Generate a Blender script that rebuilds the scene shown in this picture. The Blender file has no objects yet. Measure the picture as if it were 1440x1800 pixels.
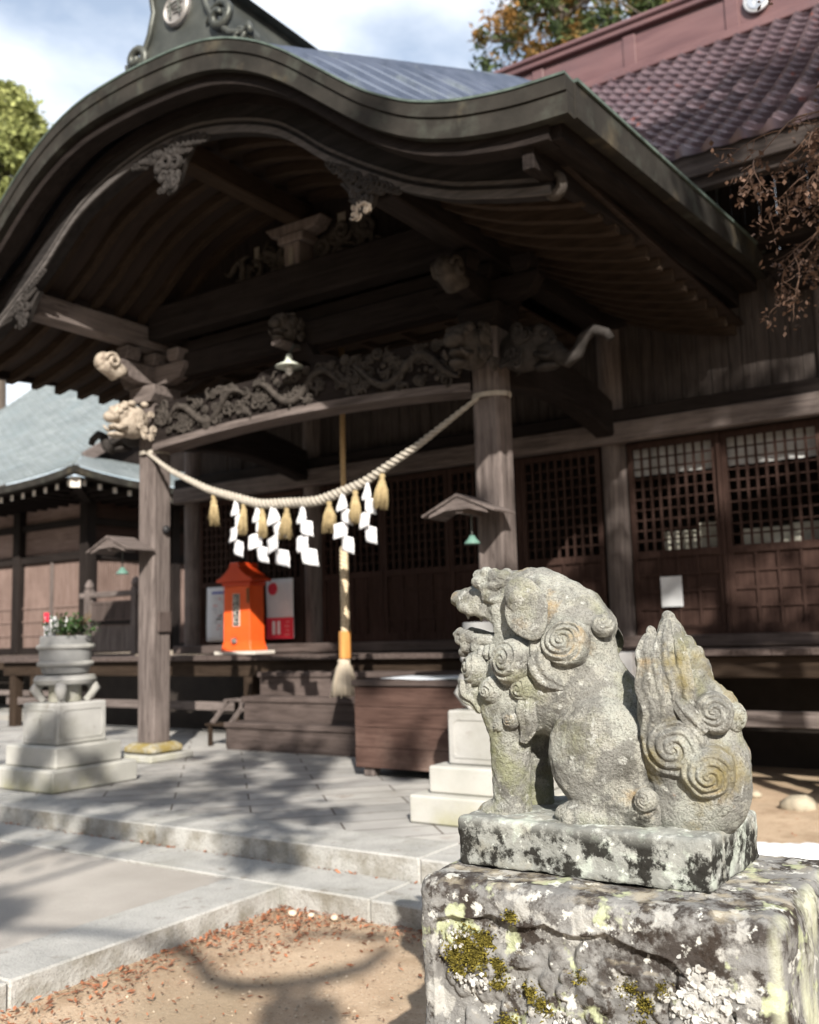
import bpy, math, random
import numpy as np
from mathutils import Vector, Matrix, noise

S = bpy.context.scene
R = math.radians
PI = math.pi

# ------------------------------------------------------------------ camera
cam_d = bpy.data.cameras.new("camera")
cam = bpy.data.objects.new("camera", cam_d)
S.collection.objects.link(cam)
S.camera = cam
_yaw, _pit, _rol = 0.591182, 0.123768, -0.028577
_f0 = Vector((-math.sin(_yaw), math.cos(_yaw), 0)); _r0 = Vector((math.cos(_yaw), math.sin(_yaw), 0)); _u0 = Vector((0, 0, 1))
_f = _f0 * math.cos(_pit) + _u0 * math.sin(_pit)
_u = _u0 * math.cos(_pit) - _f0 * math.sin(_pit)
_r = _r0 * math.cos(_rol) + _u * math.sin(_rol)
_u = _u * math.cos(_rol) - _r0 * math.sin(_rol)
cam.matrix_world = Matrix(((_r.x, _u.x, -_f.x, 5.4928), (_r.y, _u.y, -_f.y, -6.4950), (_r.z, _u.z, -_f.z, 1.1588), (0, 0, 0, 1)))
cam_d.sensor_fit = 'VERTICAL'
cam_d.sensor_height = 36.0
cam_d.lens = 1687.41 / 1800 * 36
cam_d.clip_start = 0.05
cam_d.clip_end = 900
cam_d.dof.use_dof = True
cam_d.dof.focus_distance = 2.28
cam_d.dof.aperture_fstop = 3.4

# ------------------------------------------------------------------ light and sky
SUN_EL = R(32)
SUN_AZ = Vector((0.643, -0.766, 0)).normalized()          # horizontal direction towards the sun
PERP = Vector((0.766, 0.643, 0)).normalized()
sun_d = bpy.data.lights.new("sun", 'SUN')
sun_d.energy = 5.0
sun_d.angle = R(0.53)
sun_d.color = (1.0, 0.93, 0.83)
sun = bpy.data.objects.new("sun", sun_d)
S.collection.objects.link(sun)
_L = -(SUN_AZ * math.cos(SUN_EL) + Vector((0, 0, math.sin(SUN_EL))))
sun.rotation_mode = 'QUATERNION'
sun.rotation_quaternion = _L.to_track_quat('-Z', 'Y')
sun.location = (20, -20, 15)

W = bpy.data.worlds.new("World")
S.world = W
W.use_nodes = True
wn, wl = W.node_tree.nodes, W.node_tree.links
wn.clear()
wo = wn.new('ShaderNodeOutputWorld'); wb = wn.new('ShaderNodeBackground')
sky = wn.new('ShaderNodeTexSky')
sky.sky_type = 'NISHITA'
sky.sun_disc = False
sky.sun_elevation = SUN_EL
sky.sun_rotation = math.atan2(SUN_AZ.x, SUN_AZ.y)
sky.air_density = 1.0
sky.dust_density = 0.6
tc = wn.new('ShaderNodeTexCoord')
mp = wn.new('ShaderNodeMapping'); mp.inputs['Scale'].default_value = (1.0, 1.0, 2.2); mp.inputs['Location'].default_value = (0.35, 0.1, 0.0)
nz = wn.new('ShaderNodeTexNoise'); nz.inputs['Scale'].default_value = 2.1; nz.inputs['Detail'].default_value = 7; nz.inputs['Roughness'].default_value = 0.52
rp = wn.new('ShaderNodeValToRGB'); rp.color_ramp.elements[0].position = 0.45; rp.color_ramp.elements[1].position = 0.63
rp.color_ramp.elements[0].color = (0.14, 0.14, 0.14, 1)
rp.color_ramp.elements[1].color = (0.95, 0.95, 0.95, 1)
mx = wn.new('ShaderNodeMix'); mx.data_type = 'RGBA'
mx.inputs['B'].default_value = (12.2, 12.7, 13.4, 1)
wl.new(tc.outputs['Generated'], mp.inputs['Vector']); wl.new(mp.outputs[0], nz.inputs['Vector'])
wl.new(nz.outputs['Fac'], rp.inputs['Fac']); wl.new(rp.outputs['Color'], mx.inputs['Factor'])
vs_ = wn.new('ShaderNodeVectorMath'); vs_.operation = 'MULTIPLY'; vs_.inputs[1].default_value = (2.7, 2.3, 1.95)
wl.new(sky.outputs[0], vs_.inputs[0]); wl.new(vs_.outputs[0], mx.inputs['A']); wl.new(mx.outputs['Result'], wb.inputs['Color'])
wb.inputs['Strength'].default_value = 0.064
wl.new(wb.outputs[0], wo.inputs['Surface'])

S.view_settings.view_transform = 'Standard'
S.view_settings.look = 'None'
S.view_settings.exposure = 0.86
S.view_settings.gamma = 1.0
S.cycles.max_bounces = 6
S.cycles.diffuse_bounces = 4
S.cycles.use_denoising = True

# ------------------------------------------------------------------ materials
def M(name, col, col2=None, rough=0.8, scale=6.0, stretch=(1, 1, 1), bump=0.3, bscale=40.0, bstretch=None,
      layers=(), spec=0.3, metal=0.0, island=0.0, bdist=0.01, trans=0.0, detail=6, coat=0.0):
    m = bpy.data.materials.new(name)
    m.use_nodes = True
    n, l = m.node_tree.nodes, m.node_tree.links
    n.clear()
    out = n.new('ShaderNodeOutputMaterial'); b = n.new('ShaderNodeBsdfPrincipled')
    l.new(b.outputs[0], out.inputs['Surface'])
    t = n.new('ShaderNodeTexCoord')
    def nz(sc, st, det, loc=(0, 0, 0), rough_=0.55):
        mp = n.new('ShaderNodeMapping'); mp.inputs['Scale'].default_value = st; mp.inputs['Location'].default_value = loc
        l.new(t.outputs['Object'], mp.inputs['Vector'])
        x = n.new('ShaderNodeTexNoise'); x.inputs['Scale'].default_value = sc; x.inputs['Detail'].default_value = det
        x.inputs['Roughness'].default_value = rough_
        l.new(mp.outputs[0], x.inputs['Vector'])
        return x.outputs['Fac']
    def ramp(src, lo, hi):
        r = n.new('ShaderNodeMapRange'); r.inputs['From Min'].default_value = lo; r.inputs['From Max'].default_value = hi
        r.clamp = True
        l.new(src, r.inputs['Value'])
        return r.outputs[0]
    def mul(a, c):
        x = n.new('ShaderNodeMath'); x.operation = 'MULTIPLY'
        l.new(a, x.inputs[0])
        if isinstance(c, (int, float)): x.inputs[1].default_value = c
        else: l.new(c, x.inputs[1])
        return x.outputs[0]
    def mix(f, a, c):
        x = n.new('ShaderNodeMix'); x.data_type = 'RGBA'
        l.new(f, x.inputs['Factor'])
        for s, v in (('A', a), ('B', c)):
            if isinstance(v, (tuple, list)): x.inputs[s].default_value = (*v, 1)
            else: l.new(v, x.inputs[s])
        return x.outputs['Result']
    if col2 is None: col2 = tuple(min(1, c * 1.45) for c in col)
    f = ramp(nz(scale, stretch, detail), 0.3, 0.7)
    c = mix(f, col, col2)
    if island:
        g = n.new('ShaderNodeNewGeometry')
        hs = n.new('ShaderNodeHueSaturation')
        v = n.new('ShaderNodeMapRange'); v.inputs['To Min'].default_value = 1 - island; v.inputs['To Max'].default_value = 1 + island
        l.new(g.outputs['Random Per Island'], v.inputs['Value']); l.new(v.outputs[0], hs.inputs['Value'])
        l.new(c, hs.inputs['Color']); c = hs.outputs[0]
    hsum = None
    for i, L in enumerate(layers):
        f = ramp(nz(L.get('s', 5), L.get('st', (1, 1, 1)), L.get('d', 7), (i * 3.7 + L.get('o', 0), i * 1.3, i * 2.1), L.get('r', 0.6)), L['lo'], L['hi'])
        if 'z' in L or 'x' in L:
            sp = n.new('ShaderNodeSeparateXYZ'); l.new(t.outputs['Object'], sp.inputs[0])
            for ax in ('X', 'Z'):
                if ax.lower() in L:
                    f = mul(f, ramp(sp.outputs[ax], *L[ax.lower()]))
        if 'up' in L:
            g = n.new('ShaderNodeNewGeometry'); sp = n.new('ShaderNodeSeparateXYZ'); l.new(g.outputs['Normal'], sp.inputs[0])
            f = mul(f, ramp(sp.outputs['Z'], *L['up']))
        if 'a' in L: f = mul(f, L['a'])
        c = mix(f, c, L['c'])
    l.new(c, b.inputs['Base Color'])
    b.inputs['Roughness'].default_value = rough
    b.inputs['Specular IOR Level'].default_value = spec
    b.inputs['Metallic'].default_value = metal
    if coat: b.inputs['Coat Weight'].default_value = coat
    if bump:
        bm_ = n.new('ShaderNodeBump'); bm_.inputs['Strength'].default_value = bump; bm_.inputs['Distance'].default_value = bdist
        l.new(nz(bscale, bstretch or stretch, 8, rough_=0.65), bm_.inputs['Height'])
        l.new(bm_.outputs[0], b.inputs['Normal'])
    if trans:
        tr = n.new('ShaderNodeBsdfTranslucent'); l.new(c, tr.inputs['Color'])
        ms = n.new('ShaderNodeMixShader'); ms.inputs[0].default_value = trans
        l.new(b.outputs[0], ms.inputs[1]); l.new(tr.outputs[0], ms.inputs[2]); l.new(ms.outputs[0], out.inputs['Surface'])
    return m

def wood3(name, col, col2, **k):
    r = {}
    for ax, st in (('x', (1, 16, 16)), ('y', (16, 1, 16)), ('z', (16, 16, 1))):
        r[ax] = M(name + '_' + ax, col, col2, rough=k.get('rough', 0.75), scale=2.2, stretch=st, bump=0.45, bscale=5.0, bdist=0.012,
                  spec=0.07, layers=k.get('layers', ()) + (dict(c=tuple(q * 0.45 for q in col), s=6, st=st, lo=0.56, hi=0.68, a=0.8),
                                                          dict(c=tuple(min(1, q * 1.5) for q in col2), s=1.3, lo=0.52, hi=0.75, a=0.5)))
    return r
MAT = {}
WD = wood3('old_dark_timber', (0.0115, 0.0092, 0.0088), (0.025, 0.0202, 0.0187))
WG = wood3('weathered_grey_timber', (0.072, 0.059, 0.055), (0.18, 0.152, 0.143))
WR = wood3('red_brown_joinery', (0.029, 0.0165, 0.0138), (0.056, 0.034, 0.028))
WS = wood3('worn_step_timber', (0.058, 0.045, 0.041), (0.118, 0.094, 0.087))
WB = wood3('offering_box_timber', (0.05, 0.029, 0.024), (0.105, 0.065, 0.054),
           layers=(dict(c=(0.26, 0.19, 0.16), s=2.5, lo=0.45, hi=0.7, z=(0.45, 0.0)),))
WO = wood3('orange_brown_rafter_timber', (0.025, 0.0175, 0.013), (0.048, 0.034, 0.025))
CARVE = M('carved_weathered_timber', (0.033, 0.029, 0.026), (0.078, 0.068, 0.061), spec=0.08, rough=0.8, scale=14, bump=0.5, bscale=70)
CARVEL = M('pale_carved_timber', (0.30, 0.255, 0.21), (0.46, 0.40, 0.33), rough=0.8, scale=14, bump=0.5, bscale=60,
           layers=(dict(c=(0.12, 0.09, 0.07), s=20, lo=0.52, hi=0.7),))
GRAN = M('pale_granite', (0.32, 0.32, 0.31), (0.43, 0.427, 0.413), rough=0.85, scale=3.5, bump=0.25, bscale=180,
         layers=(dict(c=(0.30, 0.30, 0.29), s=160, lo=0.55, hi=0.7, a=0.7), dict(c=(0.22, 0.22, 0.185), s=2.3, lo=0.50, hi=0.75, a=0.6), dict(c=(0.17, 0.15, 0.12), s=9, lo=0.60, hi=0.72, a=0.5)))
GRANM = M('mossy_granite', (0.34, 0.34, 0.315), (0.45, 0.445, 0.42), rough=0.85, scale=3.5, bump=0.25, bscale=180,
          layers=(dict(c=(0.30, 0.30, 0.28), s=160, lo=0.55, hi=0.7, a=0.7), dict(c=(0.27, 0.26, 0.12), s=3.0, lo=0.42, hi=0.62, a=0.75, z=(0.22, -0.05))))
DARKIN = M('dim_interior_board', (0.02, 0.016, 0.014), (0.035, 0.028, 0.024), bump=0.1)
COPPER = M('aged_copper_rim', (0.018, 0.017, 0.015), (0.036, 0.033, 0.029), rough=0.7, scale=5, bump=0.2, bscale=30, spec=0.12,
           layers=(dict(c=(0.085, 0.095, 0.08), s=4, lo=0.52, hi=0.72, a=0.5), dict(c=(0.12, 0.10, 0.066), s=2.2, lo=0.57, hi=0.7, a=0.5)))
VERD = M('green_copper_edge', (0.05, 0.068, 0.06), (0.12, 0.16, 0.14), rough=0.6, scale=9, bump=0.2)
IRON = M('dark_bronze', (0.05, 0.055, 0.05), (0.095, 0.10, 0.09), rough=0.45, scale=6, bump=0.2, metal=0.4)
WHITE = M('white_paint', (0.74, 0.74, 0.74), (0.82, 0.82, 0.82), rough=0.7, bump=0.05)
PAPER = M('white_paper', (0.80, 0.81, 0.84), (0.86, 0.87, 0.90), rough=0.85, bump=0.08, bscale=15, trans=0.25)

KERB = M('rough_split_granite', (0.33, 0.33, 0.318), (0.45, 0.447, 0.43), rough=0.9, scale=5, bump=0.8, bscale=60, bdist=0.012,
         layers=(dict(c=(0.16, 0.16, 0.15), s=110, lo=0.54, hi=0.66, a=0.7), dict(c=(0.50, 0.50, 0.48), s=140, lo=0.58, hi=0.68, a=0.5), dict(c=(0.22, 0.217, 0.185), s=3.1, lo=0.50, hi=0.70, a=0.55),
                 dict(c=(0.13, 0.10, 0.07), s=9, lo=0.60, hi=0.70, a=0.55), dict(c=(0.12, 0.10, 0.06), s=6, lo=0.44, hi=0.66, a=0.6, up=(0.5, 0.1))))
# ------------------------------------------------------------------ mesh helpers
def sub(a, b): return (a[0] - b[0], a[1] - b[1], a[2] - b[2])
class MB:
    def __init__(s): s.v = []; s.f = []
    def add(s, vs, fs):
        o = len(s.v); s.v += [tuple(map(float, p)) for p in vs]; s.f += [tuple(i + o for i in q) for q in fs]; return s
    def bx(s, x0, x1, y0, y1, z0, z1, rot=None, piv=None):
        vs = [(x, y, z) for x in (x0, x1) for y in (y0, y1) for z in (z0, z1)]
        if rot is not None:
            p = Vector(piv if piv else ((x0 + x1) / 2, (y0 + y1) / 2, (z0 + z1) / 2))
            vs = [tuple(rot @ (Vector(q) - p) + p) for q in vs]
        return s.add(vs, [(0, 1, 3, 2), (4, 6, 7, 5), (0, 4, 5, 1), (2, 3, 7, 6), (0, 2, 6, 4), (1, 5, 7, 3)])
    def bar(s, a, b, w, h, up=(0, 0, 1)):
        a, b = Vector(a), Vector(b); d = (b - a).normalized(); x = d.cross(Vector(up)).normalized(); y = x.cross(d)
        vs = []
        for p in (a, b):
            for i, j in ((-1, -1), (1, -1), (1, 1), (-1, 1)): vs.append(p + x * (i * w / 2) + y * (j * h / 2))
        return s.add(vs, [(3, 2, 1, 0), (4, 5, 6, 7), (0, 1, 5, 4), (1, 2, 6, 5), (2, 3, 7, 6), (3, 0, 4, 7)])
    def tube(s, pts, r, n=8, cap=True, cor=0.0, ck=6, flat=1.0, up=(0, 0, 1), tw=0.0):
        P = [Vector(p) for p in pts]; k = len(P); rs = r if isinstance(r, (list, tuple, np.ndarray)) else [r] * k
        vs = []; X = None
        for i, p in enumerate(P):
            d = (P[min(i + 1, k - 1)] - P[max(i - 1, 0)]).normalized()
            if X is None:
                X = d.cross(Vector(up))
                if X.length < 1e-3: X = d.cross(Vector((1, 0, 0)))
            X = (X - d * X.dot(d)).normalized(); Y = d.cross(X)
            for j in range(n):
                a = 2 * PI * j / n
                q = rs[i] * (1 + cor * math.cos(ck * a + tw * i))
                vs.append(p + X * (math.cos(a) * q) + Y * (math.sin(a) * q * flat))
        fs = [(i * n + j, i * n + (j + 1) % n, (i + 1) * n + (j + 1) % n, (i + 1) * n + j) for i in range(k - 1) for j in range(n)]
        if cap: fs += [tuple(range(n))[::-1], tuple(range((k - 1) * n, k * n))]
        return s.add(vs, fs)
    def lathe(s, prof, c=(0, 0, 0), n=20, cor=0.0, ck=12, a0=0.0):
        vs = []; k = len(prof)
        for r, z in prof:
            for j in range(n):
                a = a0 + 2 * PI * j / n; q = r * (1 + cor * math.cos(ck * a))
                vs.append((c[0] + q * math.cos(a), c[1] + q * math.sin(a), c[2] + z))
        fs = [(i * n + j, i * n + (j + 1) % n, (i + 1) * n + (j + 1) % n, (i + 1) * n + j) for i in range(k - 1) for j in range(n)]
        fs += [tuple(range(n))[::-1], tuple(range((k - 1) * n, k * n))]
        return s.add(vs, fs)
    def strip(s, lo, hi, y0, y1):
        """solid board between two (x,z) outlines, thick along y"""
        k = len(lo); vs = []
        for (xa, za), (xb, zb) in zip(lo, hi): vs += [(xa, y0, za), (xb, y0, zb), (xb, y1, zb), (xa, y1, za)]
        fs = []
        for i in range(k - 1):
            o, p = i * 4, i * 4 + 4
            for a in range(4):
                b = (a + 1) % 4; fs.append((o + a, o + b, p + b, p + a))
        fs += [(3, 2, 1, 0), (k * 4 - 4, k * 4 - 3, k * 4 - 2, k * 4 - 1)]
        return s.add(vs, fs)
    def poly(s, pts, d0, d1, fn):
        """extruded polygon: fn(u, v, d) -> xyz"""
        n = len(pts); vs = [fn(u, v, d0) for u, v in pts] + [fn(u, v, d1) for u, v in pts]
        return s.add(vs, [tuple(range(n))[::-1], tuple(range(n, 2 * n))] + [(i, (i + 1) % n, n + (i + 1) % n, n + i) for i in range(n)])
    def grid(s, pts, nu, nv):
        return s.add(pts, [(i * nv + j, i * nv + j + 1, (i + 1) * nv + j + 1, (i + 1) * nv + j) for i in range(nu - 1) for j in range(nv - 1)])
    def ell(s, c, r, n=10, m=7, rot=None):
        vs = []
        for i in range(m + 1):
            t = PI * i / m
            for j in range(n):
                a = 2 * PI * j / n
                p = Vector((r[0] * math.sin(t) * math.cos(a), r[1] * math.sin(t) * math.sin(a), r[2] * math.cos(t)))
                if rot is not None: p = rot @ p
                vs.append((c[0] + p.x, c[1] + p.y, c[2] + p.z))
        return s.add(vs, [(i * n + j, (i + 1) * n + j, (i + 1) * n + (j + 1) % n, i * n + (j + 1) % n) for i in range(m) for j in range(n)])
    def build(s, name, mat, parent=None, smooth=False, bevel=0.0, local=False):
        me = bpy.data.meshes.new(name)
        off = (0, 0, 0)
        if parent is not None and not local:
            r = parent
            while r.parent: r = r.parent
            off = tuple(r.location)
        me.from_pydata([sub(p, off) for p in s.v], [], s.f)
        me.update()
        return link(name, me, mat, parent, smooth, bevel)
def link(name, me, mat, parent=None, smooth=False, bevel=0.0):
    if smooth:
        me.polygons.foreach_set('use_smooth', [True] * len(me.polygons))
        if smooth == 'auto':
            try: me.set_sharp_from_angle(angle=R(38))
            except Exception: pass
    if mat: me.materials.append(mat)
    o = bpy.data.objects.new(name, me)
    S.collection.objects.link(o)
    if parent is not None: o.parent = parent
    if bevel:
        b = o.modifiers.new('bevel', 'BEVEL'); b.width = bevel; b.segments = 1; b.limit_method = 'ANGLE'; b.angle_limit = R(40)
    return o
def npmesh(V, F):
    me = bpy.data.meshes.new('m')
    F = np.asarray(F, np.int32); k = F.shape[1]
    me.vertices.add(len(V)); me.vertices.foreach_set('co', np.asarray(V, np.float32).ravel())
    me.loops.add(F.size); me.loops.foreach_set('vertex_index', F.ravel())
    me.polygons.add(len(F)); me.polygons.foreach_set('loop_start', np.arange(0, F.size, k, dtype=np.int32))
    try: me.polygons.foreach_set('loop_total', np.full(len(F), k, np.int32))
    except Exception: pass
    me.update(calc_edges=True); me.validate()
    return me
def thing(name, label, cat, loc=(0, 0, 0), group=None, rz=0.0):
    o = bpy.data.objects.new(name, None); S.collection.objects.link(o)
    o.location = loc; o.rotation_euler = (0, 0, rz); o.empty_display_size = 0.1
    return tag(o, label, cat, group)
def tag(o, label, cat, group=None):
    o['label'] = label; o['category'] = cat
    if group: o['group'] = group
    return o
def kind(o, k): o['kind'] = k; return o
def dup(root, loc, label=None, rz=None):
    def cp(o, par):
        c = o.copy(); S.collection.objects.link(c); c.parent = par
        for ch in o.children: cp(ch, c)
        return c
    r = cp(root, None); r.location = loc
    if label: r['label'] = label
    if rz is not None: r.rotation_euler = (0, 0, rz)
    return r
def smooth_curve(xs, zs, n=120, sig=2.0):
    g = np.linspace(xs[0], xs[-1], n); z = np.interp(g, xs, zs)
    k = np.exp(-0.5 * (np.arange(-12, 13) / sig) ** 2); k /= k.sum()
    zp = np.concatenate([2 * z[0] - z[12:0:-1], z, 2 * z[-1] - z[-2:-14:-1]])
    return g, np.convolve(zp, k, 'valid')
rng = random.Random(7)
nrg = np.random.default_rng(11)

# ------------------------------------------------------------------ the setting
def sheet(name, x0, x1, y0, y1, z, m, nx=2, ny=2, amp=0.0, sc=1.0):
    b = MB(); pts = []
    for i in range(nx):
        for j in range(ny):
            x = x0 + (x1 - x0) * i / (nx - 1); y = y0 + (y1 - y0) * j / (ny - 1)
            pts.append((x, y, z + (amp * noise.fractal((x * sc, y * sc, 3.3), 1.0, 2.0, 4) if amp else 0)))
    b.grid(pts, nx, ny)
    return kind(b.build(name, m, smooth=True), 'structure')

SOIL = M('packed_sandy_soil', (0.34, 0.245, 0.165), (0.50, 0.385, 0.275), rough=0.95, scale=1.6, bump=0.5, bscale=70, bdist=0.02,
         layers=(dict(c=(0.22, 0.115, 0.065), s=2.4, lo=0.60, hi=0.75, a=0.6), dict(c=(0.16, 0.085, 0.05), s=55, lo=0.60, hi=0.68, a=0.75),
                 dict(c=(0.62, 0.53, 0.43), s=90, lo=0.60, hi=0.68, a=0.7), dict(c=(0.24, 0.165, 0.10), s=5, lo=0.52, hi=0.68, a=0.5), dict(c=(0.27, 0.22, 0.15), s=1.1, lo=0.5, hi=0.62, a=0.55), dict(c=(0.12, 0.085, 0.06), s=0.9, lo=0.45, hi=0.62, a=0.75, x=(3.8, 5.6))))
sheet('ground', -90, 90, -70, 110, -0.26, M('far_soil', (0.20, 0.15, 0.10), (0.30, 0.23, 0.16), bump=0.3))
sheet('soil', -14, 14, -12, 12, -0.225, SOIL, 220, 200, 0.018, 1.3)

# paving: diagonal square slabs; joints drawn by a procedural grid turned 45 degrees
def paving_mat():
    m = M('diagonal_stone_paving', (0.29, 0.287, 0.28), (0.40, 0.396, 0.386), rough=0.85, scale=2.3, bump=0.25, bscale=120,
          layers=(dict(c=(0.30, 0.295, 0.285), s=140, lo=0.55, hi=0.7, a=0.6), dict(c=(0.22, 0.215, 0.20), s=1.3, lo=0.48, hi=0.72, a=0.6), dict(c=(0.20, 0.16, 0.13), s=7, lo=0.60, hi=0.72, a=0.55), dict(c=(0.5, 0.49, 0.47), s=3.1, lo=0.56, hi=0.7, a=0.4)))
    n, l = m.node_tree.nodes, m.node_tree.links
    b = next(x for x in n if x.type == 'BSDF_PRINCIPLED'); t = next(x for x in n if x.type == 'TEX_COORD')
    mp = n.new('ShaderNodeMapping'); mp.inputs['Rotation'].default_value = (0, 0, R(45))
    l.new(t.outputs['Object'], mp.inputs['Vector'])
    br = n.new('ShaderNodeTexBrick'); br.offset = 0.5; br.inputs['Scale'].default_value = 1.0
    br.inputs['Brick Width'].default_value = 1.06; br.inputs['Row Height'].default_value = 0.265
    br.inputs['Mortar Size'].default_value = 0.006; br.inputs['Mortar Smooth'].default_value = 0.1
    br.inputs['Color1'].default_value = (0.80, 0.80, 0.80, 1); br.inputs['Color2'].default_value = (1.10, 1.09, 1.07, 1); br.inputs['Mortar'].default_value = (0.20, 0.155, 0.13, 1)
    rot = n.new('ShaderNodeVectorRotate'); rot.rotation_type = 'Z_AXIS'; rot.inputs['Angle'].default_value = R(90)
    l.new(mp.outputs[0], rot.inputs['Vector']); l.new(rot.outputs[0], br.inputs['Vector'])
    src = b.inputs['Base Color'].links[0].from_socket
    mu = n.new('ShaderNodeMix'); mu.data_type = 'RGBA'; mu.blend_type = 'MULTIPLY'; mu.inputs['Factor'].default_value = 1.0
    l.new(src, mu.inputs['A']); l.new(br.outputs['Color'], mu.inputs['B']); l.new(mu.outputs['Result'], b.inputs['Base Color'])
    return m
p = MB().bx(-9.0, 2.70, -1.852, 2.3, -0.2, 0.0)
kind(p.build('stone_paving', paving_mat(), bevel=0.004), 'structure')
p = MB().bx(-22, -9.004, -1.6, 14, -0.2, -0.01)
kind(p.build('side_paving', GRAN), 'structure')
x = -9.0; i = 0
b = MB()
for w in (1.9, 1.7, 1.9, 2.2, 1.95, 2.0, 2.17):                      # edge stones of the paving
    x1 = min(x + w, 2.97)
    b.bx(x + 0.003, x1 - 0.003, -2.26, -1.855, -0.21, 0.002 + 0.003 * (i % 2)); x = x1; i += 1
    if x >= 2.96: break
b.bx(2.705, 2.97, -1.852, 2.3, -0.21, 0.004)
kind(b.build('paving_edge', KERB, bevel=0.008), 'structure')
b = MB(); x = -9.0; i = 0
for w in (2.0, 1.6, 2.1, 1.9, 2.25, 1.75, .8):
    x1 = x + w
    b.bx(x + 0.003, x1 - 0.003, -2.63, -2.263, -0.32, -0.118 + 0.003 * (i % 2)); x = x1; i += 1
kind(b.build('lower_step_edge', KERB, bevel=0.008), 'structure')
PATH = M('washed_gravel_concrete', (0.31, 0.29, 0.265), (0.42, 0.395, 0.365), rough=0.9, scale=1.7, bump=0.4, bscale=150,
         layers=(dict(c=(0.24, 0.22, 0.2), s=150, lo=0.55, hi=0.68, a=0.7), dict(c=(0.3, 0.27, 0.24), s=1.2, lo=0.5, hi=0.75, a=0.5)))
p = MB().bx(-1.66, 1.66, -9, -2.634, -0.3, -0.128)
kind(p.build('path', PATH), 'structure')
b = MB()
for sx in (-1, 1):
    y = -2.634
    for w in (1.55, 1.9, 1.8, 1.1):
        a, c = sorted((sx * 1.672, sx * 2.04))
        b.bx(a, c, y - w + 0.006, y, -0.32, -0.118 - 0.004 * (w > 1.7)); y -= w
kind(b.build('path_curb', KERB, bevel=0.008), 'structure')
SNOW = M('old_snow', (0.70, 0.73, 0.78), (0.84, 0.86, 0.90), rough=0.6, bump=0.4, bscale=30)
def snow(cx, cy, rx, ry, h0, sd):
    p = MB(); pts = []
    for i in range(25):
        for j in range(17):
            u, v = i / 24 * 2 - 1, j / 16 * 2 - 1
            h = max(0, 1 - u * u - v * v) ** 0.5 * h0 + 0.03 * noise.fractal((u * 2.5 + sd, v * 2.5, 0), 1, 2, 4) - 0.02
            pts.append((cx + u * rx, cy + v * ry, -0.222 + h))
    p.grid(pts, 25, 17); kind(p.build('snow_patch', SNOW, smooth=True), 'structure')
snow(4.15, -0.25, 0.5, 0.22, 0.045, 0); snow(4.5, 0.75, 0.42, 0.12, 0.016, 3)

def scatter(name, n, fn, size, mat, zfn=None, curl=0.4):
    V = []; F = []
    for k in range(n):
        x, y, z = fn()
        a = rng.random() * 2 * PI; L = size * rng.choice((.35, .5, .7, .9, 1.1, 1.5)); w = L * rng.uniform(0.18, 0.5)
        t1, t2 = rng.gauss(0, curl), rng.gauss(0, curl)
        d = Vector((math.cos(a), math.sin(a), t1 * 0.6)); e = Vector((-math.sin(a), math.cos(a), t2 * 0.6))
        c = Vector((x, y, z + abs(t1) * L * 0.3 + 0.004)); o = len(V)
        for q in (c - d * L, c + e * w + Vector((0, 0, L * 0.2 * rng.random())), c + d * L, c - e * w): V.append(tuple(q))
        F.append((o, o + 1, o + 2, o + 3))
    return link(name, npmesh(V, F), mat)
LEAFM = M('dry_red_brown_leaf', (0.16, 0.062, 0.035), (0.33, 0.135, 0.065), rough=0.85, scale=30, bump=0.0, island=0.55)
def leaf_pos():
    t = rng.random()
    if t < 0.40:                                       # along the path curb
        return 2.06 + abs(rng.expovariate(5.5)), rng.uniform(-5.2, -2.64), -0.215
    if t < 0.62:
        return rng.uniform(2.05, 4.6), -2.64 - rng.expovariate(9), -0.215
    if t < 0.70:
        return rng.uniform(-4, 3.6), -2.262 - abs(rng.gauss(0, 0.025)), -0.116
    if t < 0.80:
        return rng.uniform(2.05, 2.6), rng.uniform(-3.3, -2.65), -0.212
    if t < 0.9:
        return rng.uniform(3.7, 8), rng.uniform(-0.6, 2.6), -0.215
    return rng.uniform(2.1, 6), rng.uniform(-5.5, -2.7), -0.217
o = scatter('fallen_leaves', 4600, leaf_pos, 0.013, LEAFM)
kind(o, 'stuff'); o['label'] = 'dry red brown leaves and needles fallen along the kerbs'
NEED = M('small_twig_litter', (0.17, 0.10, 0.06), (0.33, 0.2, 0.12), scale=30, bump=0, island=0.5)
o = scatter('leaf_litter', 2600, lambda: (rng.uniform(2.08, 6), rng.uniform(-5.4, -2.66), -0.219), 0.007, NEED, curl=0.2)
kind(o, 'stuff'); o['label'] = 'fine twig litter strewn over the sandy soil'
def pebble(r, s):
    b = MB(); b.ell((0, 0, 0), (r, r * 0.8, r * 0.6), 10, 7)
    b.v = [tuple(Vector(p) * (1 + 0.25 * noise.noise(Vector(p) * (1.6 / r) + Vector((s, 0, 0))))) for p in b.v]
    return b
def grit(name, n, lab):
    V = []; F = []
    for k in range(n):
        x, y = rng.uniform(2.06, 6), rng.uniform(-5.4, -2.66); r = rng.choice((.002, .003, .003, .004, .006, .009)); o = len(V)
        z = -0.214 + 0.018 * noise.fractal((x * 1.3, y * 1.3, 3.3), 1.0, 2.0, 4) - 0.011
        for dx, dy, dz in ((1, 0, 0), (0, 1, 0), (-1, 0, 0), (0, -1, 0), (0, 0, .8), (0, 0, -.8)):
            q = r * rng.uniform(.7, 1.3); V.append((x + dx * q, y + dy * q, z + dz * q + r * .2))
        F += [(o, o + 1, o + 4), (o + 1, o + 2, o + 4), (o + 2, o + 3, o + 4), (o + 3, o, o + 4)]
    o = link(name, npmesh(V, F), M('soil_grit', (.24, .18, .12), (.46, .38, .29), scale=40, bump=0, island=.4)); kind(o, 'stuff'); o['label'] = lab
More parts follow.
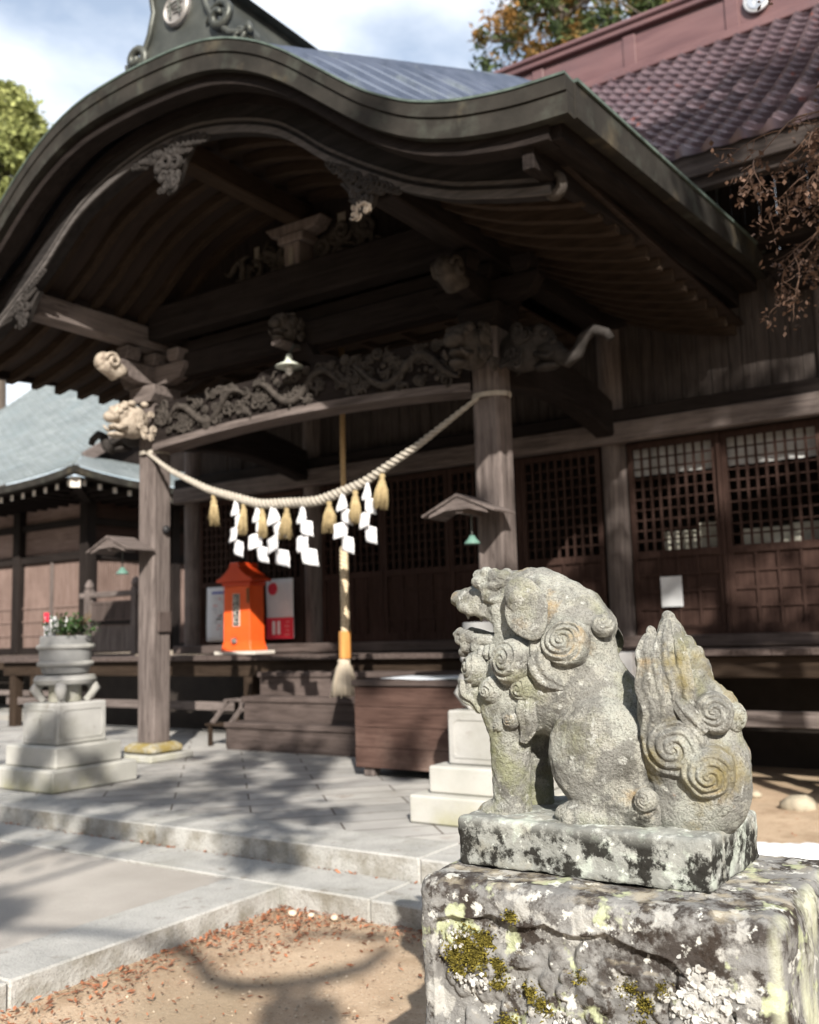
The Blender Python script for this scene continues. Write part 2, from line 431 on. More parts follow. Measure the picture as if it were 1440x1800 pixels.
grit('grit', 5000, 'coarse grit and tiny pebbles over the sandy soil')
PEB = M('pale_pebble', (0.45, 0.37, 0.28), (0.62, 0.53, 0.42), scale=20, bump=0.3)
pl = ['round pale pebble in the corner of path and step kerb', 'smaller tan pebble beside the kerb corner', 'flat pebble among leaves below the lower step']
for k, (x, y, r) in enumerate(((2.21, -2.74, 0.026), (2.31, -2.72, 0.019), (2.44, -2.70, 0.023))):
    o = pebble(r, k).build('pebble', PEB, smooth=True); o.location = (x, y, -0.205); tag(o, pl[k], 'pebble', 'pebbles in the kerb corner')
for k, (x, y, r, lb) in enumerate(((3.75, 1.15, 0.13, 'round yellowish rock on the brown earth at the right edge'),
                                   (3.62, -0.62, 0.06, 'small rock beside the melting snow patch'),
                                   (3.35, 1.5, 0.05, 'small blue grey stone on the bare earth right of the lion'))):
    o = pebble(r, k + 5).build('rock', M('rock_%d' % k if False else 'field_rock', (0.25, 0.22, 0.17), (0.42, 0.37, 0.28), scale=12), smooth=True)
    o.location = (x, y, -0.2); tag(o, lb, 'rock')

# ------------------------------------------------------------------ the shrine hall with its porch
HALL = thing('shrine_hall', 'large dark timber shrine hall with undulating gabled porch and red brown tiled main roof', 'shrine', (0, 2.4, 0))
def mirror(d): return [-x for x, _ in d[:0:-1]] + [x for x, _ in d], [z for _, z in d[:0:-1]] + [z for _, z in d]
_T = [(0, 5.49), (.4, 5.475), (.7, 5.44), (.97, 5.36), (1.25, 5.225), (1.5, 5.06), (1.78, 4.83), (2.15, 4.53), (2.49, 4.335), (2.81, 4.23), (3.19, 4.165), (3.52, 4.15)]
_H = [(0, 5.03), (.3, 5.01), (.6, 4.945), (.9, 4.85), (1.15, 4.74), (1.35, 4.59), (1.55, 4.42), (1.88, 4.2), (2.24, 3.99), (2.58, 3.845), (2.98, 3.74), (3.22, 3.69)]
_U = [(0, 5.27), (.4, 5.25), (.78, 5.17), (1.2, 5.0), (1.5, 4.79), (1.83, 4.53), (2.25, 4.32), (2.6, 4.18), (3.0, 4.07), (3.3, 4.0)]
TX, TZ = smooth_curve(*mirror(_T), n=161); HX, HZ = smooth_curve(*mirror(_H), n=161, sig=1.2); UX, UZ = smooth_curve(*mirror(_U), n=161)
Tf = lambda x: float(np.interp(x, TX, TZ)); Hf = lambda x: float(np.interp(x, HX, HZ)); Uf = lambda x: float(np.interp(x, UX, UZ))
YF, YH = -1.9, -1.55
def sstep(a, b, x):
    t = min(1, max(0, (x - a) / (b - a))); return t * t * (3 - 2 * t)
def rise(x, y):
    w = sstep(3.45, 2.0, abs(x)); return (min(y, 2.1) - YF) * (0.43 * w + 0.09 * (1 - w))
# roof skin in overlapping copper courses
ROOFB = M('slate_blue_copper_sheet', (0.07, 0.09, 0.135), (0.125, 0.15, 0.21), rough=0.42, scale=3, bump=0.15, bscale=12, metal=0.25, spec=0.5,
          layers=(dict(c=(0.26, 0.30, 0.30), s=2.2, lo=0.55, hi=0.75, a=0.7), dict(c=(0.06, 0.075, 0.11), s=5, lo=0.52, hi=0.7, a=0.7)))
b = MB(); xs = np.linspace(-3.52, 3.52, 101); rows = []
y = YF
while y < 3.7:
    y1 = y + 0.26
    rows += [(y, 0.0), (y1, -0.045)]; y = y1
pts = [(x, yy, Tf(x) + rise(x, yy) + dz + 0.01) for yy, dz in rows for x in xs]
b.grid(pts, len(rows), len(xs))
porch_roof = b.build('porch_roof', ROOFB, HALL, smooth='auto')
X = list(np.linspace(-3.52, 3.52, 97))
ol = lambda f, d, lim=3.52: [(x, f(x) + d) for x in X if abs(x) <= lim + 1e-6]
b = MB().strip(ol(Tf, -0.085), ol(Tf, 0.005), YF - 0.012, YF + 0.1)
b.strip(ol(Tf, -0.215), ol(Tf, -0.088), YF, YF + 0.09)
b.build('eave_rim', COPPER, porch_roof)
b = MB().strip(ol(Tf, 0.0055), ol(Tf, 0.02), YF - 0.02, YF + 0.12); b.build('eave_rim_capping', VERD, porch_roof)
for sx in (-1, 1):
    b = MB(); c = MB(); ys = np.linspace(YF + 0.101, 3.2, 20)
    def side(mb, x0, x1, d0, d1):
        x0, x1 = sorted((sx * x0, sx * x1)); vs = []
        for yy in ys:
            z = Tf(3.52) + rise(3.52, yy)
            vs += [(x0, yy, z + d0), (x0, yy, z + d1), (x1, yy, z + d1), (x1, yy, z + d0)]
        fs = [(i * 4 + a, i * 4 + (a + 1) % 4, i * 4 + 4 + (a + 1) % 4, i * 4 + 4 + a) for i in range(len(ys) - 1) for a in range(4)]
        mb.add(vs, fs + [(3, 2, 1, 0), (len(vs) - 4, len(vs) - 3, len(vs) - 2, len(vs) - 1)])
    side(b, 3.44, 3.53, -0.21, -0.005); b.build('eave_rim', COPPER, porch_roof)
    side(c, 3.42, 3.545, -0.003, 0.018); c.build('eave_rim_capping', VERD, porch_roof)
    d = MB(); side(d, 3.26, 3.43, -0.30, -0.19); side(d, 3.18, 3.255, -0.42, -0.25); d.build('eave_board', WD['y'], HALL, bevel=0.006)
b = MB().strip(ol(Tf, -0.30, 3.44), ol(Tf, -0.217, 3.44), YF + 0.06, YF + 0.2)
b.strip([(x, Uf(x) + 0.01) for x in X if abs(x) < 3.3], [(x, max(Uf(x) + 0.05, Tf(x) - 0.27)) for x in X if abs(x) < 3.3], YF + 0.14, YF + 0.26)
b.build('layered_gable_board', WD['x'], HALL)
# undulating bargeboard with raised beads
Xh = [x for x in np.linspace(-3.24, 3.24, 97)]
b = MB().strip([(x, Hf(x)) for x in Xh], [(x, Uf(x) + 0.02) for x in Xh], YH, YH + 0.11)
barge = b.build('bargeboard', M('charred_bargeboard', (0.014, 0.013, 0.013), (0.033, 0.030, 0.030), rough=0.7, spec=0.08, scale=2.5, stretch=(1, 6, 9), bump=0.3, bscale=5), HALL)
b = MB().strip([(x, Hf(x) - 0.012) for x in Xh], [(x, Hf(x) + 0.04) for x in Xh], YH - 0.022, YH - 0.002)
b.strip([(x, Hf(x) + 0.075) for x in Xh], [(x, Hf(x) + 0.1) for x in Xh], YH - 0.012, YH - 0.002)
b.build('edge_bead', M('worn_bead_timber', (0.055, 0.05, 0.048), (0.11, 0.10, 0.097), stretch=(1, 9, 9)), barge)
b = MB().strip([(x, Uf(x) - 0.07) for x in Xh], [(x, Uf(x) + 0.015) for x in Xh], YH - 0.03, YH - 0.002); b.build('top_moulding', WD['x'], barge)
for sx in (-1, 1):
    b = MB(); pts = [(sx * (3.24 + 0.05 * math.cos(a) * (1 - a / 16)), YH + 0.05, 3.76 + 0.06 * math.sin(a) * (1 - a / 16)) for a in np.linspace(-2.2, 7, 26)]
    b.tube(pts, list(np.linspace(0.034, 0.016, 26)), 8, flat=1.5, up=(0, 1, 0))
    b.build('scroll_end', CARVE, barge, smooth=True)

def spiral(mb, c, r, turns, thick, nrm=(0, -1, 0), a0=0.0, n=22, sgn=1):
    N = Vector(nrm).normalized(); A = N.cross(Vector((0, 0, 1))).normalized(); B = A.cross(N)
    pts = []; rs = []
    for i in range(n):
        t = i / (n - 1); a = a0 + sgn * t * turns * 2 * PI; q = r * (1 - 0.86 * t)
        pts.append(Vector(c) + A * (q * math.cos(a)) + B * (q * math.sin(a)) + N * (thick * 1.2 * t)); rs.append(thick * (0.75 + 0.35 * math.sin(PI * t)))
    mb.tube(pts, rs, 6)
def curls(mb, n, fn, rr, nrm=(0, -1, 0)):
    for _ in range(n):
        c = fn(); r = rng.uniform(*rr)
        k = rng.random()
        if k < 0.6: spiral(mb, c, r, rng.uniform(1.1, 1.9), r * 0.24, nrm, rng.random() * 6.28, 18, rng.choice((-1, 1)))
        elif k < 0.85:
            N = Vector(nrm).normalized(); A = N.cross(Vector((0, 0, 1))).normalized(); B = A.cross(N); a = rng.random() * 6.28
            pts = [Vector(c) + (A * math.cos(a) + B * math.sin(a)) * (r * 2.4 * (t - .5)) + (B * math.cos(a) - A * math.sin(a)) * (r * 0.5 * math.sin(6.28 * t)) + N * r * 0.3 for t in np.linspace(0, 1, 9)]
            mb.tube(pts, [r * 0.1 + r * 0.2 * math.sin(PI * t) for t in np.linspace(0, 1, 9)], 6)
        else: mb.ell(c, (r * 0.5, r * 0.4, r * 0.45), 8, 6)
def pendant(mb, x, z, s):
    y = YH + 0.0
    for k in range(8):
        for sx in (-1, 1):
            cx = x + sx * s * (.08 + .055 * k); spiral(mb, (cx, y - .01, Hf(cx) - s * (.075 - .006 * k)), s * (.105 - .008 * k), 1.4, s * (.03 - .002 * k), a0=k * 1.3, sgn=sx, n=18)
    for dx, dz, r in ((0, -.14, .11), (-.1, -.19, .085), (.1, -.19, .085), (-.05, -.29, .075), (.06, -.3, .075), (0, -.39, .06)): spiral(mb, (x + dx * s, y - .015, z + dz * s), r * s, 1.5, s * .028, a0=dx * 30 + dz * 20, sgn=1 if dx > 0 else -1, n=18)
    mb.poly([(-.34, .02), (.34, .02), (.26, -.07), (.16, -.2), (.1, -.33), (0, -.42), (-.1, -.33), (-.16, -.2), (-.26, -.07)], y + 0.005, y + 0.05, lambda u, v, d: (x + u * s, d, z + v * s))
CARVED = M('dark_carved_pendant', (0.022, 0.02, 0.019), (0.05, 0.045, 0.043), spec=.08, rough=0.7, scale=14, bump=0.5, bscale=70)  # darker copy of the carved timber: shade is put into its colour
for x, z, s, m in ((0, 5.0, 0.86, CARVED), (-1.88, 4.2, 0.62, CARVED), (1.88, 4.2, 0.62, CARVED)):
    b = MB(); pendant(b, x, z, s); o = b.build('gable_pendant', m, HALL, smooth='auto')
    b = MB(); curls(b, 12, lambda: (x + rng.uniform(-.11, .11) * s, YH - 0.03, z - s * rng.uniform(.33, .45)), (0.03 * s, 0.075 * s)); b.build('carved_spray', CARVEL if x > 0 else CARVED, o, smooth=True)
# ridge with demon-tile style ridge end
OY = -1.40
def orn(u, v, d): return (u, d, 5.52 + v)
half = [(0.0, 1.05), (0.2, 1.02), (0.31, 0.93), (0.28, 0.78), (0.33, 0.6), (0.43, 0.42), (0.58, 0.27), (0.74, 0.21), (0.78, 0.26), (0.80, 0.18), (0.74, 0.06), (0.55, -0.04), (0.3, 0.0), (0.0, 0.03)]
outl = half + [(-u, v) for u, v in half[-2:0:-1]]
b = MB().poly(outl, OY - 0.07, OY + 0.05, orn)
ridge_end = b.build('ridge_end_tile', IRON, HALL, bevel=0.02)
b = MB()
for sx in (-1, 1):
    pts = [orn(sx * u, v, OY - 0.08) for u, v in half[1:10]]
    b.tube(pts, 0.028, 8)
    spiral(b, orn(sx * 0.48, 0.44, OY - 0.07), 0.14, 1.5, 0.035, sgn=sx); spiral(b, orn(sx * 0.68, 0.2, OY - 0.07), 0.08, 1.3, 0.022, sgn=sx)
b.build('rim_scroll', IRON, ridge_end, smooth=True)
b = MB(); b.lathe([(0.145, 0), (0.145, 0.03), (0.128, 0.045), (0.11, 0.03)], (0, 0, 0), 28)
b.v = [orn(x, 0.70 + y, OY - 0.07 - z) for x, y, z in b.v]
b.build('round_boss', M('grey_lead_boss', (0.20, 0.19, 0.19), (0.30, 0.29, 0.28), rough=0.5, metal=0.3), ridge_end, smooth='auto')
b = MB()
for k, (u0, v0, u1, v1) in enumerate(((-.05, .07, -.05, -.07), (.04, .08, .06, -.07), (-.08, .03, .09, .05), (-.02, -.02, .08, -.03))): b.tube([orn(u0, 0.70 + v0, OY - 0.118), orn(u1, 0.70 + v1, OY - 0.118)], 0.009, 6)
b.build('boss_mark', IRON, ridge_end)
b = MB()
def ridge_sec(dx, z0, z1):
    ys = np.linspace(OY + 0.055, 2.0, 12); vs = []
    for yy in ys:
        rz = 0.02 * (yy - OY)
        vs += [(-dx, yy, z0 + rz), (-dx * 0.8, yy, z1 + rz), (dx * 0.8, yy, z1 + rz), (dx, yy, z0 + rz)]
    b.add(vs, [(i * 4 + a, i * 4 + (a + 1) % 4, i * 4 + 4 + (a + 1) % 4, i * 4 + 4 + a) for i in range(11) for a in range(4)] + [(3, 2, 1, 0), (44, 45, 46, 47)])
ridge_sec(0.30, 5.3, 6.28); ridge_sec(0.22, 6.285, 6.5); ridge_sec(0.27, 6.505, 6.56)
b.build('porch_ridge', IRON, porch_roof)

# under the porch roof: boarding, curved rafters, purlins, cross beams
Rf = lambda x: Hf(max(-3.2, min(3.2, x))) + 0.10
b = MB(); ys = [YH + 0.112, -0.8, 0.2, 1.2, 2.44]; xs = np.linspace(-3.3, 3.3, 91)
b.grid([(x, yy, Rf(x) + 0.10) for yy in ys for x in xs], len(ys), len(xs)); b.grid([(x, yy, Rf(x) + 0.125) for yy in ys for x in xs], len(ys), len(xs))
b.build('roof_boarding', M('red_brown_roof_boards', (0.018, 0.012, 0.010), (0.036, 0.024, 0.019), scale=2, stretch=(1, 9, 1), bump=0.3, bscale=6), HALL)
proto = {}
for sx in (-1, 1):
    xr = [sx * q for q in np.linspace(0.085, 3.24, 40)]
    if sx < 0: xr = xr[::-1]
    b = MB().strip([(x, Rf(x) - 0.002) for x in xr], [(x, Rf(x) + 0.099) for x in xr], -0.036, 0.036)
    proto[sx] = b.build('rafter', WO['x'], HALL, local=True, bevel=0.005)
for sx in (-1, 1):
    for k in range(14):
        o = proto[sx] if k == 0 else proto[sx].copy()
        if k: S.collection.objects.link(o); o.parent = HALL
        o.location = (0, -1.36 + 0.285 * k - 2.4, 0)
for sx in (-1, 1):
    x = sx * 1.94
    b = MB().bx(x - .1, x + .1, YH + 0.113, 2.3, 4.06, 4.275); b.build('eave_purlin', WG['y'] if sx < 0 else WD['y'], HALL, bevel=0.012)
    for k in range(12):
        yy = -1.36 + 0.285 * k; MB().bx(x - 0.045, x + 0.045, yy + 0.05, yy + 0.235, 4.279, 4.35).build('rafter_blocking', WD['y'], HALL)
b = MB().bx(-.085, .085, YH + 0.113, 2.3, 4.90, 5.10); b.build('ridge_purlin', WO['y'], HALL, bevel=0.012)
b = MB().bx(-1.838, 1.838, -.2, .02, 4.12, 4.45); b.build('cross_beam', WD['x'], HALL, bevel=0.02)
b = MB().bx(-1.8, 1.8, 0.0, .16, 3.74, 3.985); b.build('second_beam', WD['x'], HALL, bevel=0.015)
b = MB().bx(-1.8, 1.8, 0.05, .14, 3.99, 4.11); b.build('panel_board', WD['x'], HALL)
xw = [x for x in np.linspace(-1.83, 1.83, 41)]
b = MB().strip([(x, 4.455) for x in xw], [(x, max(4.46, Rf(x) + 0.098)) for x in xw], 0.10, 0.16); b.build('gable_wall_board', WD['z'], HALL)
b = MB().bx(-.09, .09, -.12, .09, 4.452, 4.70).bx(-.15, .15, -.14, .09, 4.70, 4.78).poly([(-.34, .12), (.34, .12), (.26, .03), (.12, 0), (-.12, 0), (-.26, .03)], -.1, .08, lambda u, v, d: (u, d, 4.782 + v))
strut = b.build('ridge_strut', WG['z'], HALL, bevel=0.012)
for sx in (-1, 1): b = MB(); curls(b, 17, lambda: (sx * rng.uniform(.2, .95), 0.075, rng.uniform(4.5, 4.78)), (.05, .12)); b.build('carved_cloud', CARVE, HALL, smooth=True)
SLIP = M('faded_votive_slip', (0.16, 0.145, 0.12), (0.24, 0.22, 0.19), scale=40, bump=0)
for (x, z, w, h) in ((-0.82, 4.72, .055, .19), (-0.62, 4.78, .06, .2), (0.42, 4.82, .09, .25), (0.0, 4.57, .05, .16)):
    yy = 0.096 if x else -0.124
    MB().bx(x - w / 2, x + w / 2, yy - 0.002, yy, z - h / 2, z + h / 2).build('votive_slip', SLIP, HALL)
# coffered ceiling between porch and hall
b = MB().bx(-1.84, 1.84, 0.2, 2.3, 3.93, 3.95); b.build('ceiling_board', WO['x'], HALL)
b = MB()
for x in np.linspace(-1.6, 1.6, 8): b.bx(x - .025, x + .025, .2, 2.3, 3.865, 3.928)
for yy in np.linspace(.5, 2.1, 5): b.bx(-1.84, 1.84, yy - .025, yy + .025, 3.855, 3.915)
b.build('ceiling_grid', WO['x'], HALL)

# porch pillars
def animal_head(mb, o, f, s=1.0, trunk=False):
    F = Vector(f).normalized(); U = Vector((0, 0, 1)); Sd = F.cross(U); Rm = Matrix((F, Sd, U)).transposed(); O = Vector(o)
    P = lambda a, b_, c: O + (F * a + Sd * b_ + U * c) * s
    def E(a, b_, c, r): mb.ell(P(a, b_, c), tuple(q * s for q in r), 12, 8, Rm)
    E(.08, 0, .02, (.2, .13, .17)); E(.2, 0, .07, (.13, .1, .11)); E(.26, 0, -.14, (.1, .07, .03))
    for q in (-1, 1):
        E(.24, q * .07, .13, (.05, .045, .035)); E(.28, q * .075, .085, (.032, .03, .03)); E(.1, q * .13, .08, (.07, .025, .06)); E(.33, q * .04, .02, (.03, .03, .028))
        mb.tube([P(.2, q * .08, -.05), P(.3, q * .085, -.09), P(.36, q * .07, -.05)], [.02 * s, .018 * s, .008 * s], 6)
        for k in range(9): spiral(mb, P(rng.uniform(-.08, .16), q * .135, rng.uniform(-.15, .15)), rng.uniform(.035, .06) * s, 1.5, .013 * s, Sd * q, rng.random() * 6, 14)
    if trunk:
        pts = [P(*q) for q in ((.2, 0, .0), (.34, 0, -.05), (.43, 0, -.12), (.5, 0, -.08), (.55, 0, .02), (.63, 0, .06), (.72, 0, .02), (.75, 0, -.03))]
        mb.tube(pts, [.085 * s, .075 * s, .06 * s, .052 * s, .046 * s, .04 * s, .036 * s, .03 * s], 10)
    else:
        E(.32, 0, .03, (.08, .085, .06)); E(.26, 0, -.06, (.09, .075, .03))
        for k in range(7): E(rng.uniform(.0, .2), rng.uniform(-.1, .1), .16 + rng.random() * .03, (.04, .035, .03))
def pillar(sx):
    x = sx * 1.94
    h = .117; c = .022
    sec = [(-h + c, -h), (h - c, -h), (h, -h + c), (h, h - c), (h - c, h), (-h + c, h), (-h, h - c), (-h, -h + c)]
    b = MB().poly(sec, .165, 3.5, lambda u, v, d: (x + u, v, d))
    p = b.build('porch_pillar', WG['z'], HALL, bevel=0.003)
    b = MB().poly([(-.27, -.27), (.27, -.27), (.27, .27), (-.27, .27)], 0.002, .065, lambda u, v, d: (x + u * 1.0, v, d))
    b.build('plinth_slab', GRANM, p, bevel=0.01)
    b = MB(); q = .17; prof = ((.155, .066), (.215, .085), (.215, .125), (.16, .164))
    rings = [[(x + r * u, r * v, z) for u, v in ((-1, -.8), (-.8, -1), (.8, -1), (1, -.8), (1, .8), (.8, 1), (-.8, 1), (-1, .8))] for r, z in prof]
    b.add([v for r_ in rings for v in r_], [(i * 8 + j, i * 8 + (j + 1) % 8, i * 8 + 8 + (j + 1) % 8, i * 8 + 8 + j) for i in range(3) for j in range(8)] + [tuple(range(8))[::-1], tuple(range(24, 32))])
    b.build('base_stone', M('mossy_base_stone', (0.25, 0.245, 0.21), (0.37, 0.36, 0.32), bump=0.3, bscale=70, layers=(dict(c=(0.22, 0.165, 0.04), s=5, lo=.38, hi=.54, a=.9),)), p, bevel=0.008)
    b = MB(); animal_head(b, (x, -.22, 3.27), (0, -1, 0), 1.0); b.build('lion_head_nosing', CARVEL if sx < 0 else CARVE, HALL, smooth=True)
    b = MB(); animal_head(b, (x + sx * .22, 0, 3.27), (sx, 0, 0), 1.05, True); b.build('elephant_head_nosing', CARVED, HALL, smooth=True)
    # bracket set: great block, arms, small blocks
    b = MB()
    def blk(cx, cy, z, w, hh): b.poly([(-w / 2, hh * .45), (-w / 2, hh), (w / 2, hh), (w / 2, hh * .45), (w * .34, 0), (-w * .34, 0)], cy - w / 2, cy + w / 2, lambda u, v, d: (cx + u, d, z + v))
    blk(x, 0, 3.502, .36, .17)
    for cx in (-.34, 0, .34): blk(x + cx, 0, 3.90, .17, .13)
    for cy in (-.34, .34): blk(x, cy, 3.90, .17, .13)
    b.poly([(-.48, .15), (-.48, .2), (.48, .2), (.48, .15), (.40, .04), (.25, 0), (-.25, 0), (-.40, .04)], -.06, .06, lambda u, v, d: (x + u, d, 3.69 + v))
    b.poly([(-.48, .15), (-.48, .196), (.48, .196), (.48, .15), (.40, .04), (.25, 0.003), (-.25, 0.003), (-.40, .04)], -.057, .057, lambda u, v, d: (x + d, u, 3.69 + v))
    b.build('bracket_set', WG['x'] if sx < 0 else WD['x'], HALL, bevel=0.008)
    b = MB(); pts = [(x, -.45 - .22 * math.sin(t * 1.5) * t, 3.72 + .10 * t) for t in np.linspace(0, 1, 6)]
    b.tube(pts, [.09, .1, .1, .095, .09, .08], 10, flat=1.0); spiral(b, (x + .085, -.6, 3.83), .08, 1.5, .02, (1, 0, 0)); spiral(b, (x - .085, -.6, 3.83), .08, 1.5, .02, (-1, 0, 0)); b.ell((x, -.64, 3.83), (.085, .09, .09), 12, 8)
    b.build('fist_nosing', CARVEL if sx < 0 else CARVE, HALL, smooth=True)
    return p
pl, pr = pillar(-1), pillar(1)
# carved lintel between the pillars
xl = list(np.linspace(-1.823, 1.823, 41)); bot = lambda x: 3.02 + .085 * (1 - (x / 1.82) ** 2); topz = lambda x: 3.47 + .03 * (1 - (x / 1.82) ** 2)
b = MB().strip([(x, bot(x)) for x in xl], [(x, topz(x)) for x in xl], -.12, .12)
lint = b.build('carved_lintel', WD['x'], HALL)
b = MB().strip([(x, bot(x) - .006) for x in xl], [(x, bot(x) + .055) for x in xl], -.138, -.122).strip([(x, bot(x) - .012) for x in xl], [(x, bot(x) - .002) for x in xl], -.137, .12)
b.build('lower_bead', WG['x'], lint)
b = MB()
def lp():
    x = rng.uniform(-1.74, 1.74); return (x, -.135, bot(x) + .09 + rng.random() * (topz(x) - bot(x) - .1))
curls(b, 300, lp, (.022, .06))
for k in range(3):                                                   # dragon bodies and wave bands
    x0 = -1.6 + 1.15 * k
    b.tube([(x0 + t * 1.05, -.15 - .02 * math.sin(t * 9), bot(x0 + t * 1.05) + .22 + .11 * math.sin(t * 9 + k)) for t in np.linspace(0, 1, 52)], [(.013 + .02 * math.sin(PI * t)) * (1 + .18 * (i_ % 2)) for i_, t in enumerate(np.linspace(0, 1, 52))], 8)
b.build('dragon_carving', CARVE, lint, smooth=True)
# frog-leg strut with a carved beast in the middle of the lintel
b = MB().poly([(-.52, 0), (-.42, .07), (-.2, .12), (-.12, .25), (.12, .25), (.2, .12), (.42, .07), (.52, 0), (.2, 0), (.1, .08), (-.1, .08), (-.2, 0)], -.07, .07, lambda u, v, d: (u, d, 3.503 + v))
b.build('frog_leg_strut', WD['x'], HALL)
b = MB(); animal_head(b, (0, -.12, 3.86), (0, -1, 0), .72); b.build('carved_beast_nosing', CARVE, HALL, smooth=True)
b = MB().bx(-.05, .05, -.34, .05, 3.69, 3.735); b.build('nosing_block', WG['x'], HALL)
# tie beams from porch pillars back to the hall columns
for sx in (-1, 1):
    x = sx * 1.94; yy = np.linspace(.12, 2.28, 15); vs = []
    for y in yy:
        t = (y - .12) / 2.16; z = 3.05 + .13 * math.sin(PI * t) - .06 * t
        vs += [(x - .1, y, z), (x - .1, y, z + .36), (x + .1, y, z + .36), (x + .1, y, z)]
    MB().add(vs, [(i * 4 + a, i * 4 + (a + 1) % 4, i * 4 + 4 + (a + 1) % 4, i * 4 + 4 + a) for i in range(14) for a in range(4)] + [(3, 2, 1, 0), (56, 57, 58, 59)]).build('tie_beam', WD['y'], HALL, bevel=0.02)

# ---- hall body
WX = wood3('shaded_wall_plank', (0.030, 0.025, 0.023), (0.068, 0.057, 0.053))  # darkened wall timber: the shade under the eaves is put into the colour
HY = 2.45
cols = (-4.02, -1.94, 1.94, 4.02, 6.0, 7.9)
for x in cols:
    MB().lathe([(.13, 1.04), (.127, 4.55)], (x, 2.5, 0), 24).build('hall_column', WG['z'], HALL, smooth='auto')
MB().bx(-4.2, 8.0, 2.27, 2.40, 2.93, 3.13).build('head_rail', WG['x'], HALL, bevel=0.012)
MB().bx(-4.2, 8.0, 2.30, 2.46, 3.132, 3.26).build('upper_rail', WD['x'], HALL, bevel=0.01)
MB().bx(-4.2, 8.0, 2.28, 2.62, .945, 1.055).build('threshold_beam', WS['x'], HALL, bevel=0.012)
b = MB(); x = -4.15
while x < 8.0:
    w = rng.uniform(.11, .17); dy = rng.uniform(0, .018)
    b.bx(x, x + w - .006, 2.47 + dy, 2.50 + dy, 3.265, 5.35); x += w
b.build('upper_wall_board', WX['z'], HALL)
b = MB().bx(-4.2, 8, 2.34, 2.44, 4.32, 4.5).bx(-4.2, 8, 2.1, 2.3, 4.5, 4.72); b.build('wall_plate', WD['x'], HALL, bevel=0.01)
for x in cols:
    MB().poly([(-.42, .14), (-.42, .2), (.42, .2), (.42, .14), (.3, .03), (.15, 0), (-.15, 0), (-.3, .03)], 2.28, 2.42, lambda u, v, d: (x + u, d, 4.1 + v)).build('bracket_arm', WD['x'], HALL)
def door(x0, x1, z0=1.057, z1=2.927, bars=None):
    w = x1 - x0; b = MB(); f = .05
    b.bx(x0, x0 + f, HY, HY + .04, z0, z1).bx(x1 - f, x1, HY, HY + .04, z0, z1)
    b.bx(x0 + f, x1 - f, HY + .001, HY + .039, z0, z0 + .09).bx(x0 + f, x1 - f, HY + .001, HY + .039, z1 - .06, z1).bx(x0 + f, x1 - f, HY + .001, HY + .039, 1.79, 1.86)
    n = max(3, round((w - 2 * f) / .088)); st = (w - 2 * f) / n
    for k in range(1, n): b.bx(x0 + f + k * st - .0115, x0 + f + k * st + .0115, HY + .004, HY + .022, 1.86, z1 - .06)
    m = round((z1 - 1.92) / .105)
    for k in range(1, m): z = 1.86 + k * (z1 - .06 - 1.86) / m; b.bx(x0 + f, x1 - f, HY + .009, HY + .027, z - .008, z + .008)
    b.bx(x0 + f, x1 - f, HY + .026, HY + .034, z0 + .09, 1.79)
    n2 = max(2, round(w / .21))
    for k in range(1, n2): q = x0 + f + k * (w - 2 * f) / n2; b.bx(q - .013, q + .013, HY + .006, HY + .0255, z0 + .09, 1.79)
    for k in range(1, 4): z = z0 + .09 + k * (1.79 - z0 - .09) / 4; b.bx(x0 + f, x1 - f, HY + .009, HY + .0256, z - .013, z + .013)
    b.build('lattice_door', WR['z'], HALL)
for k in range(4): door(-1.80 + .9 * k + .004, -1.80 + .9 * (k + 1) - .004)
for x0, x1 in ((2.09, 2.96), (3.0, 3.88), (4.16, 5.0), (5.04, 5.87), (-2.96, -2.09), (-3.87, -3.0), ): door(x0, x1)
for x0, x1 in ((2.962, 2.998), (5.002, 5.038), (-2.998, -2.962)): MB().bx(x0, x1, HY - .03, HY + .05, 1.057, 2.927).build('door_post', WR['z'], HALL)
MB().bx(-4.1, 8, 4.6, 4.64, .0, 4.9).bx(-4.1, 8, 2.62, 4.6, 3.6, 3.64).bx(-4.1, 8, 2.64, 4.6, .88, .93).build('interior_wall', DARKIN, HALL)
MB().bx(-4.1, -4.06, 2.65, 4.6, .94, 4.7).build('end_wall', WG['z'], HALL)
CURT = M('pale_cloth_curtain', (0.55, 0.56, 0.56), (0.66, 0.67, 0.67), bump=0.1)
b = MB()
xs = np.linspace(2.1, 6, 120); b.grid([(x, 2.60 + .012 * math.sin(x * 26), z) for x in xs for z in (2.62, 2.90)], 120, 2); b.build('inner_curtain', CURT, HALL, smooth=True)
b = MB()
for x0, x1, z0, z1, y in ((2.30, 2.62, 1.87, 2.06, 2.75), (2.66, 2.93, 1.87, 2.12, 2.72), (3.05, 3.5, 1.87, 2.03, 2.76), (3.52, 3.86, 1.87, 2.05, 2.74), (4.2, 5.6, 1.87, 2.05, 2.75)): b.bx(x0, x1, y, y + .03, z0, z1)
b.build('inner_cabinet', M('pale_cabinet_panel', (0.46, 0.45, 0.38), (0.58, 0.57, 0.5), bump=.05), HALL)

